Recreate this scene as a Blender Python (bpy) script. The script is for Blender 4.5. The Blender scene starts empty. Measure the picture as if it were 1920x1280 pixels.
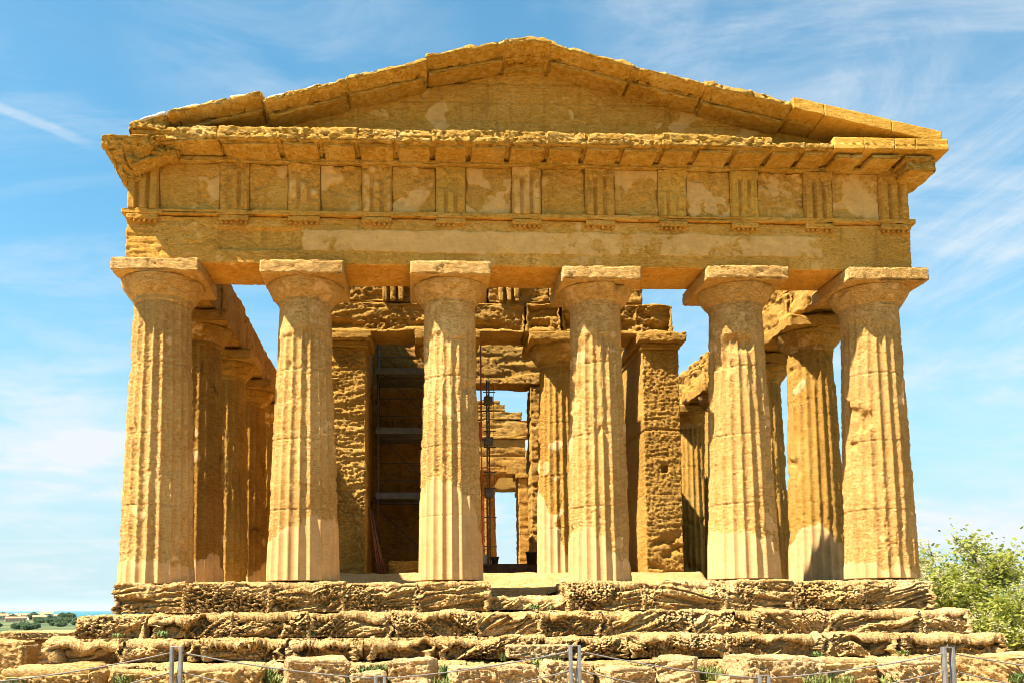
import bpy, math, random
import numpy as np
from mathutils import Matrix, Vector
random.seed(5)
S = bpy.context.scene
COL = S.collection
# ------------------------------------------------------------------ camera
YAW, PITCH, ROLL = 0.0452, 0.08745, -0.00569
def cam_axes():
    f = Vector((math.sin(YAW)*math.cos(PITCH), math.cos(YAW)*math.cos(PITCH), math.sin(PITCH)))
    r = Vector((math.cos(YAW), -math.sin(YAW), 0)); u = r.cross(f)
    c, s = math.cos(ROLL), math.sin(ROLL)
    return c*r+s*u, c*u-s*r, f
cd = bpy.data.cameras.new('camera'); cam = bpy.data.objects.new('camera', cd); COL.objects.link(cam)
r_, u_, f_ = cam_axes()
M = Matrix((r_, u_, -f_)).transposed().to_4x4(); M.translation = (-2.3303, -18.3783, -0.555)
cam.matrix_world = M
cd.sensor_width = 36; cd.lens = 1639.76/1920*36
cd.shift_x = (960-854.2)/1920; cd.shift_y = (993.9-640)/1920
cd.clip_start = 0.1; cd.clip_end = 120000
S.camera = cam
# ------------------------------------------------------------------ light
SUN_EL, SUN_FROM_FRONT = math.radians(57.0), math.radians(66.0)   # high noon sun, far round to the left of the front
SUN_STRENGTH, SKY_STRENGTH, EXPOSURE = 5.0, 0.050, 1.92
to_sun = Vector((-math.cos(SUN_EL)*math.sin(SUN_FROM_FRONT), -math.cos(SUN_EL)*math.cos(SUN_FROM_FRONT), math.sin(SUN_EL)))
sd = bpy.data.lights.new('sun', 'SUN'); sd.energy = SUN_STRENGTH; sd.angle = math.radians(0.5); sd.color = (1.0, 0.865, 0.70)
sun = bpy.data.objects.new('sun', sd); COL.objects.link(sun)
sun.rotation_euler = to_sun.to_track_quat('Z', 'Y').to_euler()
S.view_settings.view_transform = 'Standard'; S.view_settings.look = 'None'
S.view_settings.exposure = EXPOSURE; S.view_settings.gamma = 1.0
S.render.engine = 'CYCLES'; S.cycles.max_bounces = 8; S.cycles.diffuse_bounces = 5; S.cycles.use_denoising = True; S.cycles.filter_width = 0.9; S.cycles.sample_clamp_indirect = 4.0
W = bpy.data.worlds.new('World'); S.world = W; W.use_nodes = True
def N_(nt, typ, **kw):
    n = nt.nodes.new(typ)
    for k, v in kw.items():
        if k == 'ins':
            for a, b in v.items(): n.inputs[a].default_value = b
        else: setattr(n, k, v)
    return n
def L_(nt, a, b): nt.links.new(a, b)
def math_(nt, op, a, b=None, clamp=False):
    n = nt.nodes.new('ShaderNodeMath'); n.operation = op; n.use_clamp = clamp
    for i, v in enumerate((a, b)):
        if v is None: continue
        if isinstance(v, (int, float)): n.inputs[i].default_value = v
        else: nt.links.new(v, n.inputs[i])
    return n.outputs[0]
def smooth_(nt, v, lo, hi, to0=0.0, to1=1.0):
    n = nt.nodes.new('ShaderNodeMapRange'); n.interpolation_type = 'SMOOTHSTEP'
    nt.links.new(v, n.inputs[0]); n.inputs[1].default_value = lo; n.inputs[2].default_value = hi
    n.inputs[3].default_value = to0; n.inputs[4].default_value = to1
    return n.outputs[0]
def mix_(nt, fac, a, b, blend='MIX'):
    n = nt.nodes.new('ShaderNodeMix'); n.data_type = 'RGBA'; n.blend_type = blend
    if isinstance(fac, (int, float)): n.inputs[0].default_value = fac
    else: nt.links.new(fac, n.inputs[0])
    for i, v in ((6, a), (7, b)):
        if isinstance(v, tuple): n.inputs[i].default_value = v if len(v) == 4 else v+(1,)
        else: nt.links.new(v, n.inputs[i])
    return n.outputs[2]
def world():
    nt = W.node_tree; nt.nodes.clear()
    sky = N_(nt, 'ShaderNodeTexSky', sky_type='NISHITA', sun_disc=False)
    sky.sun_elevation = SUN_EL; sky.sun_rotation = math.atan2(to_sun.x, to_sun.y)
    sky.altitude = 120; sky.air_density = 1.0; sky.dust_density = 0.6; sky.ozone_density = 1.6
    tc = N_(nt, 'ShaderNodeTexCoord'); d = tc.outputs['Generated']
    sp = N_(nt, 'ShaderNodeSeparateXYZ'); L_(nt, d, sp.inputs[0])
    # cirrus: direction projected on a high flat layer, then stretched along the wind
    zz = math_(nt, 'ADD', math_(nt, 'MAXIMUM', sp.outputs[2], 0.0), 0.12)
    cx = math_(nt, 'DIVIDE', sp.outputs[0], zz); cy = math_(nt, 'DIVIDE', sp.outputs[1], zz)
    cb = N_(nt, 'ShaderNodeCombineXYZ'); L_(nt, cx, cb.inputs[0]); L_(nt, cy, cb.inputs[1])
    def layer(rot, scale, loc, nscale, detail, rough, dist, lo, hi):
        mp = N_(nt, 'ShaderNodeMapping'); L_(nt, cb.outputs[0], mp.inputs[0])
        mp.inputs['Rotation'].default_value = (0, 0, rot); mp.inputs['Scale'].default_value = scale; mp.inputs['Location'].default_value = loc
        nz = N_(nt, 'ShaderNodeTexNoise', ins={'Scale': nscale, 'Detail': detail, 'Roughness': rough, 'Distortion': dist})
        L_(nt, mp.outputs[0], nz.inputs['Vector'])
        return smooth_(nt, nz.outputs[0], lo, hi)
    big = layer(0.5, (1.0, 0.55, 1), (3.1, 1.7, 0), 0.55, 3, 0.5, 0.3, 0.42, 0.66)
    streak = layer(0.75, (1.5, 0.75, 1), (0.7, 4.2, 0), 1.6, 11, 0.68, 1.6, 0.40, 0.80)
    wisp = layer(-0.55, (0.6, 1.7, 1), (9.2, 0.4, 0), 1.2, 10, 0.66, 1.4, 0.44, 0.78)
    cl = math_(nt, 'ADD', math_(nt, 'MULTIPLY', big, math_(nt, 'ADD', streak, 0.12)), math_(nt, 'MULTIPLY', wisp, 0.55), True)
    # low puffs towards the horizon
    mp = N_(nt, 'ShaderNodeMapping'); L_(nt, d, mp.inputs[0]); mp.inputs['Scale'].default_value = (3.2, 3.2, 11.0)
    mp.inputs['Location'].default_value = (0.9, 0.2, 0.35)
    nz = N_(nt, 'ShaderNodeTexNoise', ins={'Scale': 1.3, 'Detail': 8, 'Roughness': 0.55, 'Distortion': 0.3}); L_(nt, mp.outputs[0], nz.inputs['Vector'])
    low = math_(nt, 'MULTIPLY', smooth_(nt, nz.outputs[0], 0.5, 0.72), math_(nt, 'MULTIPLY', smooth_(nt, sp.outputs[2], 0.02, 0.07), smooth_(nt, sp.outputs[2], 0.34, 0.16)))
    cl = math_(nt, 'ADD', math_(nt, 'MULTIPLY', cl, 0.8), math_(nt, 'MULTIPLY', low, 1.0), True)
    def dirv(px, py):
        v = f_+r_*((px-854.2)/1639.76)-u_*((py-993.9)/1639.76); return v.normalized()
    d1, d2 = dirv(-60, 178), dirv(185, 275); nn = d1.cross(d2).normalized(); tt_ = nn.cross(d1)
    def dot(v):
        n = N_(nt, 'ShaderNodeVectorMath', operation='DOT_PRODUCT'); L_(nt, d, n.inputs[0]); n.inputs[1].default_value = v; return n.outputs['Value']
    tn = N_(nt, 'ShaderNodeTexNoise', ins={'Scale': 30.0, 'Detail': 5, 'Roughness': 0.6}); L_(nt, d, tn.inputs['Vector'])
    off_ = math_(nt, 'ADD', math_(nt, 'ABSOLUTE', math_(nt, 'ADD', dot(nn), math_(nt, 'MULTIPLY', math_(nt, 'SUBTRACT', tn.outputs[0], 0.5), 0.006))), 0.0)
    along = dot(tt_); Lc = tt_.dot(d2)
    trail = math_(nt, 'MULTIPLY', math_(nt, 'MULTIPLY', smooth_(nt, off_, 0.0065, 0.0015), smooth_(nt, along, Lc, Lc*.75)), math_(nt, 'MULTIPLY', smooth_(nt, along, -.4, -.2), math_(nt, 'ADD', tn.outputs[0], 0.1)))
    cl = math_(nt, 'ADD', cl, math_(nt, 'MULTIPLY', trail, 0.55), True)
    def clump(px, py, deg, rot, amt, stretch, nsc):
        c0 = dirv(px, py); m = smooth_(nt, dot(c0), math.cos(math.radians(deg)), math.cos(math.radians(deg*.15)))
        mp = N_(nt, 'ShaderNodeMapping'); L_(nt, d, mp.inputs[0]); mp.inputs['Rotation'].default_value = (0, rot, 0); mp.inputs['Scale'].default_value = (1, 1, stretch)
        nz = N_(nt, 'ShaderNodeTexNoise', ins={'Scale': nsc, 'Detail': 9, 'Roughness': 0.66, 'Distortion': 0.5}); L_(nt, mp.outputs[0], nz.inputs['Vector'])
        return math_(nt, 'MULTIPLY', math_(nt, 'MULTIPLY', m, smooth_(nt, nz.outputs[0], 0.36, 0.66)), amt)
    for args in ((90, 825, 7, .35, .70, 4.5, 5), (60, 985, 5, .1, .22, 5, 6), (1380, 60, 10, -.55, .34, 4, 4), (560, 40, 11, .5, .22, 3, 5), (1860, 1040, 7, 0, .65, 3, 6)):
        cl = math_(nt, 'ADD', cl, clump(*args), True)
    hz = smooth_(nt, sp.outputs[2], 0.42, 0.0)
    tint = mix_(nt, 1.0, sky.outputs[0], (0.74, 1.30, 1.24), 'MULTIPLY')
    tint = mix_(nt, math_(nt, 'MULTIPLY', hz, 0.92), tint, (2.9, 4.05, 4.6))
    c = mix_(nt, math_(nt, 'MULTIPLY', cl, 0.95), tint, (4.7, 5.0, 5.2))
    bg = N_(nt, 'ShaderNodeBackground'); L_(nt, c, bg.inputs[0]); bg.inputs[1].default_value = SKY_STRENGTH
    out = N_(nt, 'ShaderNodeOutputWorld'); L_(nt, bg.outputs[0], out.inputs[0])
world()
# ------------------------------------------------------------------ numpy noise
_rs = np.random.RandomState(7)
_perm = _rs.permutation(256).astype(np.int32)
_g = _rs.normal(size=(256, 3)).astype(np.float32); _g /= np.linalg.norm(_g, axis=1)[:, None]
def perlin(P):
    P = np.asarray(P, np.float32); i = np.floor(P).astype(np.int32); f = P-i
    u = f*f*f*(f*(f*6-15)+10); out = np.zeros(len(P), np.float32)
    for dx in (0, 1):
        wx = u[:, 0] if dx else 1-u[:, 0]; a = _perm[(i[:, 0]+dx) & 255]
        for dy in (0, 1):
            wy = wx*(u[:, 1] if dy else 1-u[:, 1]); b = _perm[(a+i[:, 1]+dy) & 255]
            for dz in (0, 1):
                wz = wy*(u[:, 2] if dz else 1-u[:, 2]); g = _g[_perm[(b+i[:, 2]+dz) & 255]]
                out += wz*(g[:, 0]*(f[:, 0]-dx)+g[:, 1]*(f[:, 1]-dy)+g[:, 2]*(f[:, 2]-dz))
    return out*1.6
def fbm(P, o=3, lac=2.1, gain=0.5):
    P = np.asarray(P, np.float32); s = 0; a = 1
    for k in range(o): s = s+a*perlin(P*(lac**k)+k*17.3); a *= gain
    return s
def sst(x, a, b):
    t = np.clip((x-a)/(b-a), 0, 1); return t*t*(3-2*t)
# ------------------------------------------------------------------ mesh helpers
def link(name, me, mat=None, parent=None):
    o = bpy.data.objects.new(name, me); COL.objects.link(o)
    if mat is not None and me is not None: me.materials.append(mat)
    if parent is not None: o.parent = parent
    return o
def mesh(name, V, Q, mat=None, parent=None, patch=None, smooth=True):
    V = np.asarray(V, np.float32); Q = np.asarray(Q, np.int32)
    me = bpy.data.meshes.new(name); n = Q.shape[1]
    me.vertices.add(len(V)); me.vertices.foreach_set('co', V.ravel())
    me.loops.add(Q.size); me.loops.foreach_set('vertex_index', Q.ravel())
    me.polygons.add(len(Q)); me.polygons.foreach_set('loop_start', np.arange(0, Q.size, n, dtype=np.int32))
    me.polygons.foreach_set('use_smooth', np.full(len(Q), smooth))
    me.update(calc_edges=True)
    if patch is not None:
        a = me.attributes.new('patch', 'FLOAT', 'POINT'); a.data.foreach_set('value', np.asarray(patch, np.float32))
    return link(name, me, mat, parent)
def gridq(nu, nv, wrap=False):
    i = np.arange(nu if wrap else nu-1)[:, None]; j = np.arange(nv-1)[None]; k = (i+1) % nu
    return np.stack([i*nv+j, k*nv+j, k*nv+j+1, i*nv+j+1], -1).reshape(-1, 4)
class Bag:
    """collects pieces of ONE part"""
    def __init__(s): s.V = []; s.Q = []; s.A = []; s.n = 0
    def add(s, VQA):
        V, Q, A = VQA; s.V.append(V); s.Q.append(Q+s.n); s.A.append(A if A is not None else np.zeros(len(V))); s.n += len(V); return s
    def build(s, name, mat, parent=None, smooth=True):
        return mesh(name, np.concatenate(s.V), np.concatenate(s.Q), mat, parent, np.concatenate(s.A), smooth)
def rbox(lo, hi, res=0.03, r=0.03, disp=None, skip='', post=None):
    """rounded block with displaced skin; disp(P,N)->offset or (offset,patch); post(P)->P last deformation"""
    lo = np.array(lo, float); hi = np.array(hi, float); L = hi-lo
    rs = np.array(res if hasattr(res, '__len__') else (res,)*3, float)
    r = min(r, L.min()*0.49)
    n = np.maximum(1, np.ceil(L/rs)).astype(int)
    ax = []
    for k in range(3):
        t = np.linspace(lo[k], hi[k], n[k]+1)
        ex = [lo[k]+r*0.35, lo[k]+r, hi[k]-r, hi[k]-r*0.35]
        t = np.unique(np.round(np.concatenate([t, ex]), 6)); ax.append(t)
    V = []; Q = []; c = 0
    for k, nm in ((0, 'x'), (1, 'y'), (2, 'z')):
        a, b = [(1, 2), (2, 0), (0, 1)][k]
        for side, sg in ((0, '-'), (1, '+')):
            if sg+nm in skip: continue
            A, B = np.meshgrid(ax[a], ax[b], indexing='ij'); P = np.zeros(A.shape+(3,))
            P[..., a] = A; P[..., b] = B; P[..., k] = hi[k] if side else lo[k]
            q = gridq(len(ax[a]), len(ax[b]))
            if not side: q = q[:, ::-1]
            V.append(P.reshape(-1, 3)); Q.append(q+c); c += A.size
    V = np.concatenate(V); Q = np.concatenate(Q)
    key = np.round(V*20000).astype(np.int64); key -= key.min(0); h = (key[:, 0]*4000037+key[:, 1])*4000037+key[:, 2]
    _, idx, inv = np.unique(h, return_index=True, return_inverse=True)
    V = V[idx]; Q = inv.ravel()[Q]
    C = np.clip(V, lo+r, hi-r); D = V-C; l = np.linalg.norm(D, axis=1); Nn = D/np.maximum(l, 1e-9)[:, None]
    P = C+Nn*r; A = None
    if disp is not None:
        d = disp(P, Nn)
        if isinstance(d, tuple): d, A = d
        P = P+Nn*np.asarray(d)[:, None]
    if post is not None: P = post(P)
    return P, Q, (A if A is not None else np.zeros(len(P)))
def tube(pts, rad, seg=8):
    pts = [Vector(p) for p in pts]; V = []; n = len(pts)
    rad = rad if hasattr(rad, '__len__') else [rad]*n
    up = Vector((0, 0, 1)); prev = None
    for i, p in enumerate(pts):
        t = (pts[min(i+1, n-1)]-pts[max(i-1, 0)]).normalized()
        if prev is None: a = t.cross(up) if abs(t.z) < .95 else t.cross(Vector((1, 0, 0)))
        else: a = prev-t*prev.dot(t)
        a.normalize(); b = t.cross(a); prev = a
        for k in range(seg):
            w = 2*math.pi*k/seg; V.append(p+(a*math.cos(w)+b*math.sin(w))*rad[i])
    V = np.array([tuple(v) for v in V]); G = np.arange(n*seg).reshape(n, seg)
    Q = []
    for i in range(n-1):
        for k in range(seg): Q.append((G[i, k], G[i, (k+1) % seg], G[i+1, (k+1) % seg], G[i+1, k]))
    c0 = len(V); V = np.concatenate([V, [tuple(pts[0])], [tuple(pts[-1])]])
    for k in range(0, seg, 2):
        Q.append((c0, G[0, (k+2) % seg], G[0, (k+1) % seg], G[0, k])); Q.append((c0+1, G[-1, k], G[-1, (k+1) % seg], G[-1, (k+2) % seg]))
    return V, np.array(Q), np.zeros(len(V))
def tag(o, label=None, cat=None, group=None, kind=None):
    if label: o['label'] = label
    if cat: o['category'] = cat
    if group: o['group'] = group
    if kind: o['kind'] = kind
    return o
def empty(name, loc=(0, 0, 0), rz=0, label=None, cat=None, group=None):
    o = bpy.data.objects.new(name, None); COL.objects.link(o); o.location = loc; o.rotation_euler.z = rz; o.empty_display_size = .2
    return tag(o, label, cat, group)
def copy_tree(o, parent=None):
    c = o.copy(); COL.objects.link(c); c.parent = parent
    for ch in list(o.children): copy_tree(ch, c)
    return c
# ------------------------------------------------------------------ materials
def stone(name, dark, mid, light, crust=0.4, crust_col=(0.10, 0.062, 0.026), patch_col=(0.60, 0.40, 0.20), bump=1.0, scale=1.0, pmix=0.85, streak=0.45):
    m = bpy.data.materials.new(name); m.use_nodes = True; nt = m.node_tree; b = nt.nodes['Principled BSDF']
    b.inputs['Roughness'].default_value = 0.95; b.inputs['Specular IOR Level'].default_value = 0.12
    g = N_(nt, 'ShaderNodeNewGeometry'); P = g.outputs['Position']
    def noise(sc, det, ro, dist=0.0, vec=P):
        n = N_(nt, 'ShaderNodeTexNoise', ins={'Scale': sc*scale, 'Detail': det, 'Roughness': ro, 'Distortion': dist}); L_(nt, vec, n.inputs['Vector']); return n.outputs[0]
    mp = N_(nt, 'ShaderNodeMapping'); L_(nt, P, mp.inputs[0]); mp.inputs['Scale'].default_value = (1, 1, 2.6)
    n1 = noise(0.8, 6, 0.62, 0.4); n2 = noise(7, 7, 0.65, 0.0, mp.outputs[0]); n3 = noise(42, 4, 0.6)
    pa = N_(nt, 'ShaderNodeAttribute', attribute_name='patch'); pe = noise(5.5, 9, 0.72, 0.3)
    pf = smooth_(nt, math_(nt, 'ADD', pa.outputs['Fac'], math_(nt, 'MULTIPLY', math_(nt, 'SUBTRACT', pe, 0.5), 2.0)), 0.36, 0.62)
    c = mix_(nt, smooth_(nt, n1, 0.34, 0.52), dark, mid); c = mix_(nt, smooth_(nt, n1, 0.5, 0.68), c, light)
    c = mix_(nt, smooth_(nt, n2, 0.40, 0.70), c, light)
    c = mix_(nt, math_(nt, 'MULTIPLY', smooth_(nt, n2, 0.50, 0.28), 0.55), c, dark)
    n0 = noise(0.33, 3, 0.5, 0.2); c = mix_(nt, math_(nt, 'MULTIPLY', smooth_(nt, n0, 0.60, 0.36), 0.45), c, tuple(x*0.72 for x in mid))
    ms = N_(nt, 'ShaderNodeMapping'); L_(nt, P, ms.inputs[0]); ms.inputs['Scale'].default_value = (1, 1, 0.10)
    sk = noise(5.0, 6, 0.62, 0.3, ms.outputs[0]); c = mix_(nt, math_(nt, 'MULTIPLY', smooth_(nt, sk, 0.54, 0.70), streak), c, tuple(x*0.42 for x in mid))
    pn = noise(3.0, 7, 0.7, 0.5)
    pc = mix_(nt, smooth_(nt, pn, 0.35, 0.68), tuple(x*0.72 for x in patch_col), patch_col)
    c = mix_(nt, math_(nt, 'MULTIPLY', pf, pmix), c, pc)
    if crust > 0:
        k = noise(1.5, 11, 0.74, 0.6)
        lo = 0.68-0.2*crust
        c = mix_(nt, math_(nt, 'MULTIPLY', smooth_(nt, k, lo, lo+0.13), math_(nt, 'SUBTRACT', 0.85, math_(nt, 'MULTIPLY', pf, 0.6))), c, crust_col)
    # small pits and sand grains of the calcarenite
    c = mix_(nt, math_(nt, 'MULTIPLY', smooth_(nt, n3, 0.44, 0.30), math_(nt, 'SUBTRACT', 0.45, math_(nt, 'MULTIPLY', pf, 0.3))), c, tuple(x*0.35 for x in dark))
    n4 = noise(19, 3, 0.6, 0.2, mp.outputs[0]); n5 = noise(95, 2, 0.6)
    pits = math_(nt, 'ADD', smooth_(nt, n4, 0.38, 0.47), math_(nt, 'MULTIPLY', smooth_(nt, n3, 0.36, 0.48), 0.6))
    c = mix_(nt, math_(nt, 'MULTIPLY', smooth_(nt, n4, 0.42, 0.33), math_(nt, 'SUBTRACT', 0.6, math_(nt, 'MULTIPLY', pf, 0.45))), c, tuple(x*0.40 for x in dark))
    c = mix_(nt, math_(nt, 'MULTIPLY', smooth_(nt, n5, 0.54, 0.70), 0.35), c, tuple(min(.75, x*1.35) for x in light))
    L_(nt, c, b.inputs['Base Color'])
    h = math_(nt, 'ADD', math_(nt, 'ADD', math_(nt, 'MULTIPLY', n2, 0.9), math_(nt, 'MULTIPLY', pits, 0.55)), math_(nt, 'MULTIPLY', n5, 0.25))
    bp = N_(nt, 'ShaderNodeBump'); bp.inputs['Distance'].default_value = 0.035
    L_(nt, h, bp.inputs['Height']); L_(nt, math_(nt, 'SUBTRACT', 0.75*bump, math_(nt, 'MULTIPLY', pf, 0.55*bump), True), bp.inputs['Strength'])
    L_(nt, bp.outputs[0], b.inputs['Normal'])
    return m
def plain(name, col, rough=0.7, metal=0.0, var=0.25, sc=6.0):
    m = bpy.data.materials.new(name); m.use_nodes = True; nt = m.node_tree; b = nt.nodes['Principled BSDF']
    b.inputs['Roughness'].default_value = rough; b.inputs['Metallic'].default_value = metal
    g = N_(nt, 'ShaderNodeNewGeometry'); n = N_(nt, 'ShaderNodeTexNoise', ins={'Scale': sc, 'Detail': 6, 'Roughness': 0.6}); L_(nt, g.outputs['Position'], n.inputs['Vector'])
    c = mix_(nt, smooth_(nt, n.outputs[0], 0.3, 0.7), tuple(x*(1-var) for x in col), tuple(min(1, x*(1+var)) for x in col))
    L_(nt, c, b.inputs['Base Color']); return m
M_COL = stone('calcarenite_column', (0.416, 0.22, 0.0562), (0.51, 0.296, 0.0876), (0.582, 0.379, 0.15), crust=0.16, crust_col=(0.218, 0.124, 0.05), patch_col=(0.575, 0.372, 0.207), bump=1.1, pmix=.45)
M_ENT = stone('calcarenite_entablature', (0.452, 0.216, 0.0302), (0.574, 0.285, 0.0425), (0.641, 0.36, 0.085), crust=0.32, crust_col=(0.186, 0.0914, 0.022), patch_col=(0.684, 0.428, 0.179), pmix=.65)
M_CORN = stone('calcarenite_cornice', (0.407, 0.206, 0.0253), (0.525, 0.287, 0.0424), (0.601, 0.399, 0.133), crust=0.30, crust_col=(0.14, 0.0842, 0.029), bump=1.2)
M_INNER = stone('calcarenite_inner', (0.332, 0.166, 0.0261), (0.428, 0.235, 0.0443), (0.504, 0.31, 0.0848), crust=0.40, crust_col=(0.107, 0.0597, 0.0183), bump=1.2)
M_DARK = stone('crust_and_shade_calcarenite', (0.25, 0.115, 0.016), (0.33, 0.165, 0.027), (0.42, 0.235, 0.055), crust=0.62, crust_col=(0.075, 0.04, 0.012), bump=1.2)  # black crust on the left flank; paints bay shade on the door wall
M_STEP = stone('calcarenite_step', (0.39, 0.22, 0.064), (0.492, 0.316, 0.118), (0.564, 0.391, 0.182), crust=0.36, crust_col=(0.153, 0.095, 0.0443), bump=1.2, streak=.15)
M_ROCK = stone('pale_block_stone', (0.414, 0.253, 0.0999), (0.522, 0.349, 0.158), (0.594, 0.435, 0.242), crust=0.42, crust_col=(0.162, 0.122, 0.0625), bump=1.2)
M_NEW = stone('restored_block_stone', (0.461, 0.232, 0.0276), (0.557, 0.301, 0.0473), (0.621, 0.365, 0.0788), crust=0.08, crust_col=(0.214, 0.119, 0.0315), bump=0.8)
M_WHITE = plain('white_capping', (0.50, 0.47, 0.42), 0.8, 0, 0.1)
M_STEEL = plain('galvanised_steel', (0.22, 0.22, 0.22), 0.5, 0.6, 0.2, 14)
M_ROPE = plain('grey_rope', (0.14, 0.135, 0.13), 0.8, 0, 0.2, 40)
M_ALU = plain('aluminium_deck', (0.13, 0.135, 0.13), 0.6, 0.2, 0.2, 8)
M_PIPE = plain('dark_scaffold_pipe', (0.10, 0.085, 0.07), 0.6, 0.4, 0.3, 10)
M_RED = plain('red_oxide_paint', (0.42, 0.075, 0.03), 0.6, 0, 0.3, 10)
M_RUST = plain('rusty_pole', (0.17, 0.065, 0.03), 0.8, 0, 0.3, 10)
M_BUCK = plain('black_plastic', (0.02, 0.02, 0.022), 0.45, 0, 0.2)
M_BOX = plain('grey_plastic', (0.42, 0.41, 0.38), 0.6, 0, 0.1)
M_TIMBER = plain('dark_timber', (0.085, 0.05, 0.026), 0.85, 0, 0.4, 9)
# ------------------------------------------------------------------ displacement recipes
def weather(seed, a=0.02, pits=0.02, pitf=9.0, chip=0.05, fine=0.006, patch=None, lump=1.6):
    off = np.array([seed*13.7, seed*5.1, seed*3.3])
    def d(P, Nn):
        Q = P+off; o = a*fbm(Q*lump, 3)
        edge = np.maximum(np.abs(Nn[:, 1]*Nn[:, 2])*2, .35*np.clip((1-np.abs(Nn).max(1))*4, 0, 1))
        o = o-chip*edge*sst(fbm(Q*2.3, 2), -0.2, 0.7)
        rough = 1.0; pm = None
        if patch is not None: pm = patch(P, Q); rough = 1-0.85*pm
        if pits: o = o-pits*rough*sst(fbm(Q*np.array([pitf, pitf, pitf*1.5])*.6, 3, 2.2, .6), 0.12, 0.55)*(.4+.6*sst(perlin(Q*1.4+41), -.3, .2))
        if fine: o = o+fine*rough*fbm(Q*22, 2)
        return (o, pm) if pm is not None else o
    return d
def rugged(seed, a=0.06, pits=0.06, strata=0.05, ang=0.6, freq=7.0, chip=0.08, pitf=8.0, comb=0.0):
    """worn cross-bedded calcarenite: slanting ribs, honeycomb pits, lumpy edges"""
    off = np.array([seed*13.7, seed*7.1, seed*3.3])
    def d(P, Nn):
        Q = P+off
        an = ang+.10*comb*fbm(Q*np.array([.8, .3, .3]), 1); ca, sa = np.cos(an), np.sin(an)
        s = -P[:, 0]*sa+P[:, 2]*ca+seed; t = P[:, 0]*ca+P[:, 2]*sa+seed*3.1
        w = .45*fbm(Q*1.1, 2)
        front = np.clip(-Nn[:, 1], 0, 1)*0.9+np.clip(np.abs(Nn[:, 0]), 0, 1)*0.3+0.22
        big = perlin(np.stack([t*0.45, Q[:, 1]*.6, s*freq*.36+w*.35], 1))
        rib = perlin(np.stack([t*0.7, Q[:, 1]*1.2, s*freq*.95+w*.7], 1)); rib2 = perlin(np.stack([t*1.4+9, Q[:, 1]*2, s*freq*2.3+w*.8], 1))
        za = sst(perlin(Q*np.array([.8, .8, 1.2])+31), -.18, .18)
        led = comb*1.3*sst(big, -.06, .08)+(.25+.75*za)*(.85*sst(rib, .0, .12)+.65*sst(rib2, .0, .14))
        o = a*fbm(Q*1.5, 3)-front*strata*led
        F3 = np.array([1, 1, 1.35]); wob = .25*perlin(Q*3.1)
        pit = sst(perlin(Q*pitf*F3)+wob, 0.08, 0.24)+.6*sst(perlin(Q*pitf*1.8*F3+11)+wob, 0.10, 0.26)
        o = o-front*pits*pit*(.22+.78*(1-za))*(.3+.7*sst(perlin(Q*1.2+71), -.35, .1))
        yz = np.abs(Nn[:, 1]*Nn[:, 2])*2; edge = np.clip((1-np.abs(Nn).max(1))*4, 0, 1)
        o = o-chip*np.maximum(yz, .3*edge)*sst(fbm(np.stack([s*2.2, t*.9, Q[:, 1]], 1)+3, 3), -0.4, 0.6)+(0.016*fbm(Q*13, 3)+.006*perlin(Q*44))*(0.35+front)
        return o
    return d
def noisy_patch(seed, f, lo, hi):
    off = seed*9.7
    return lambda P, Q: sst(fbm(P*f+off, 4), lo, hi)
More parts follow.
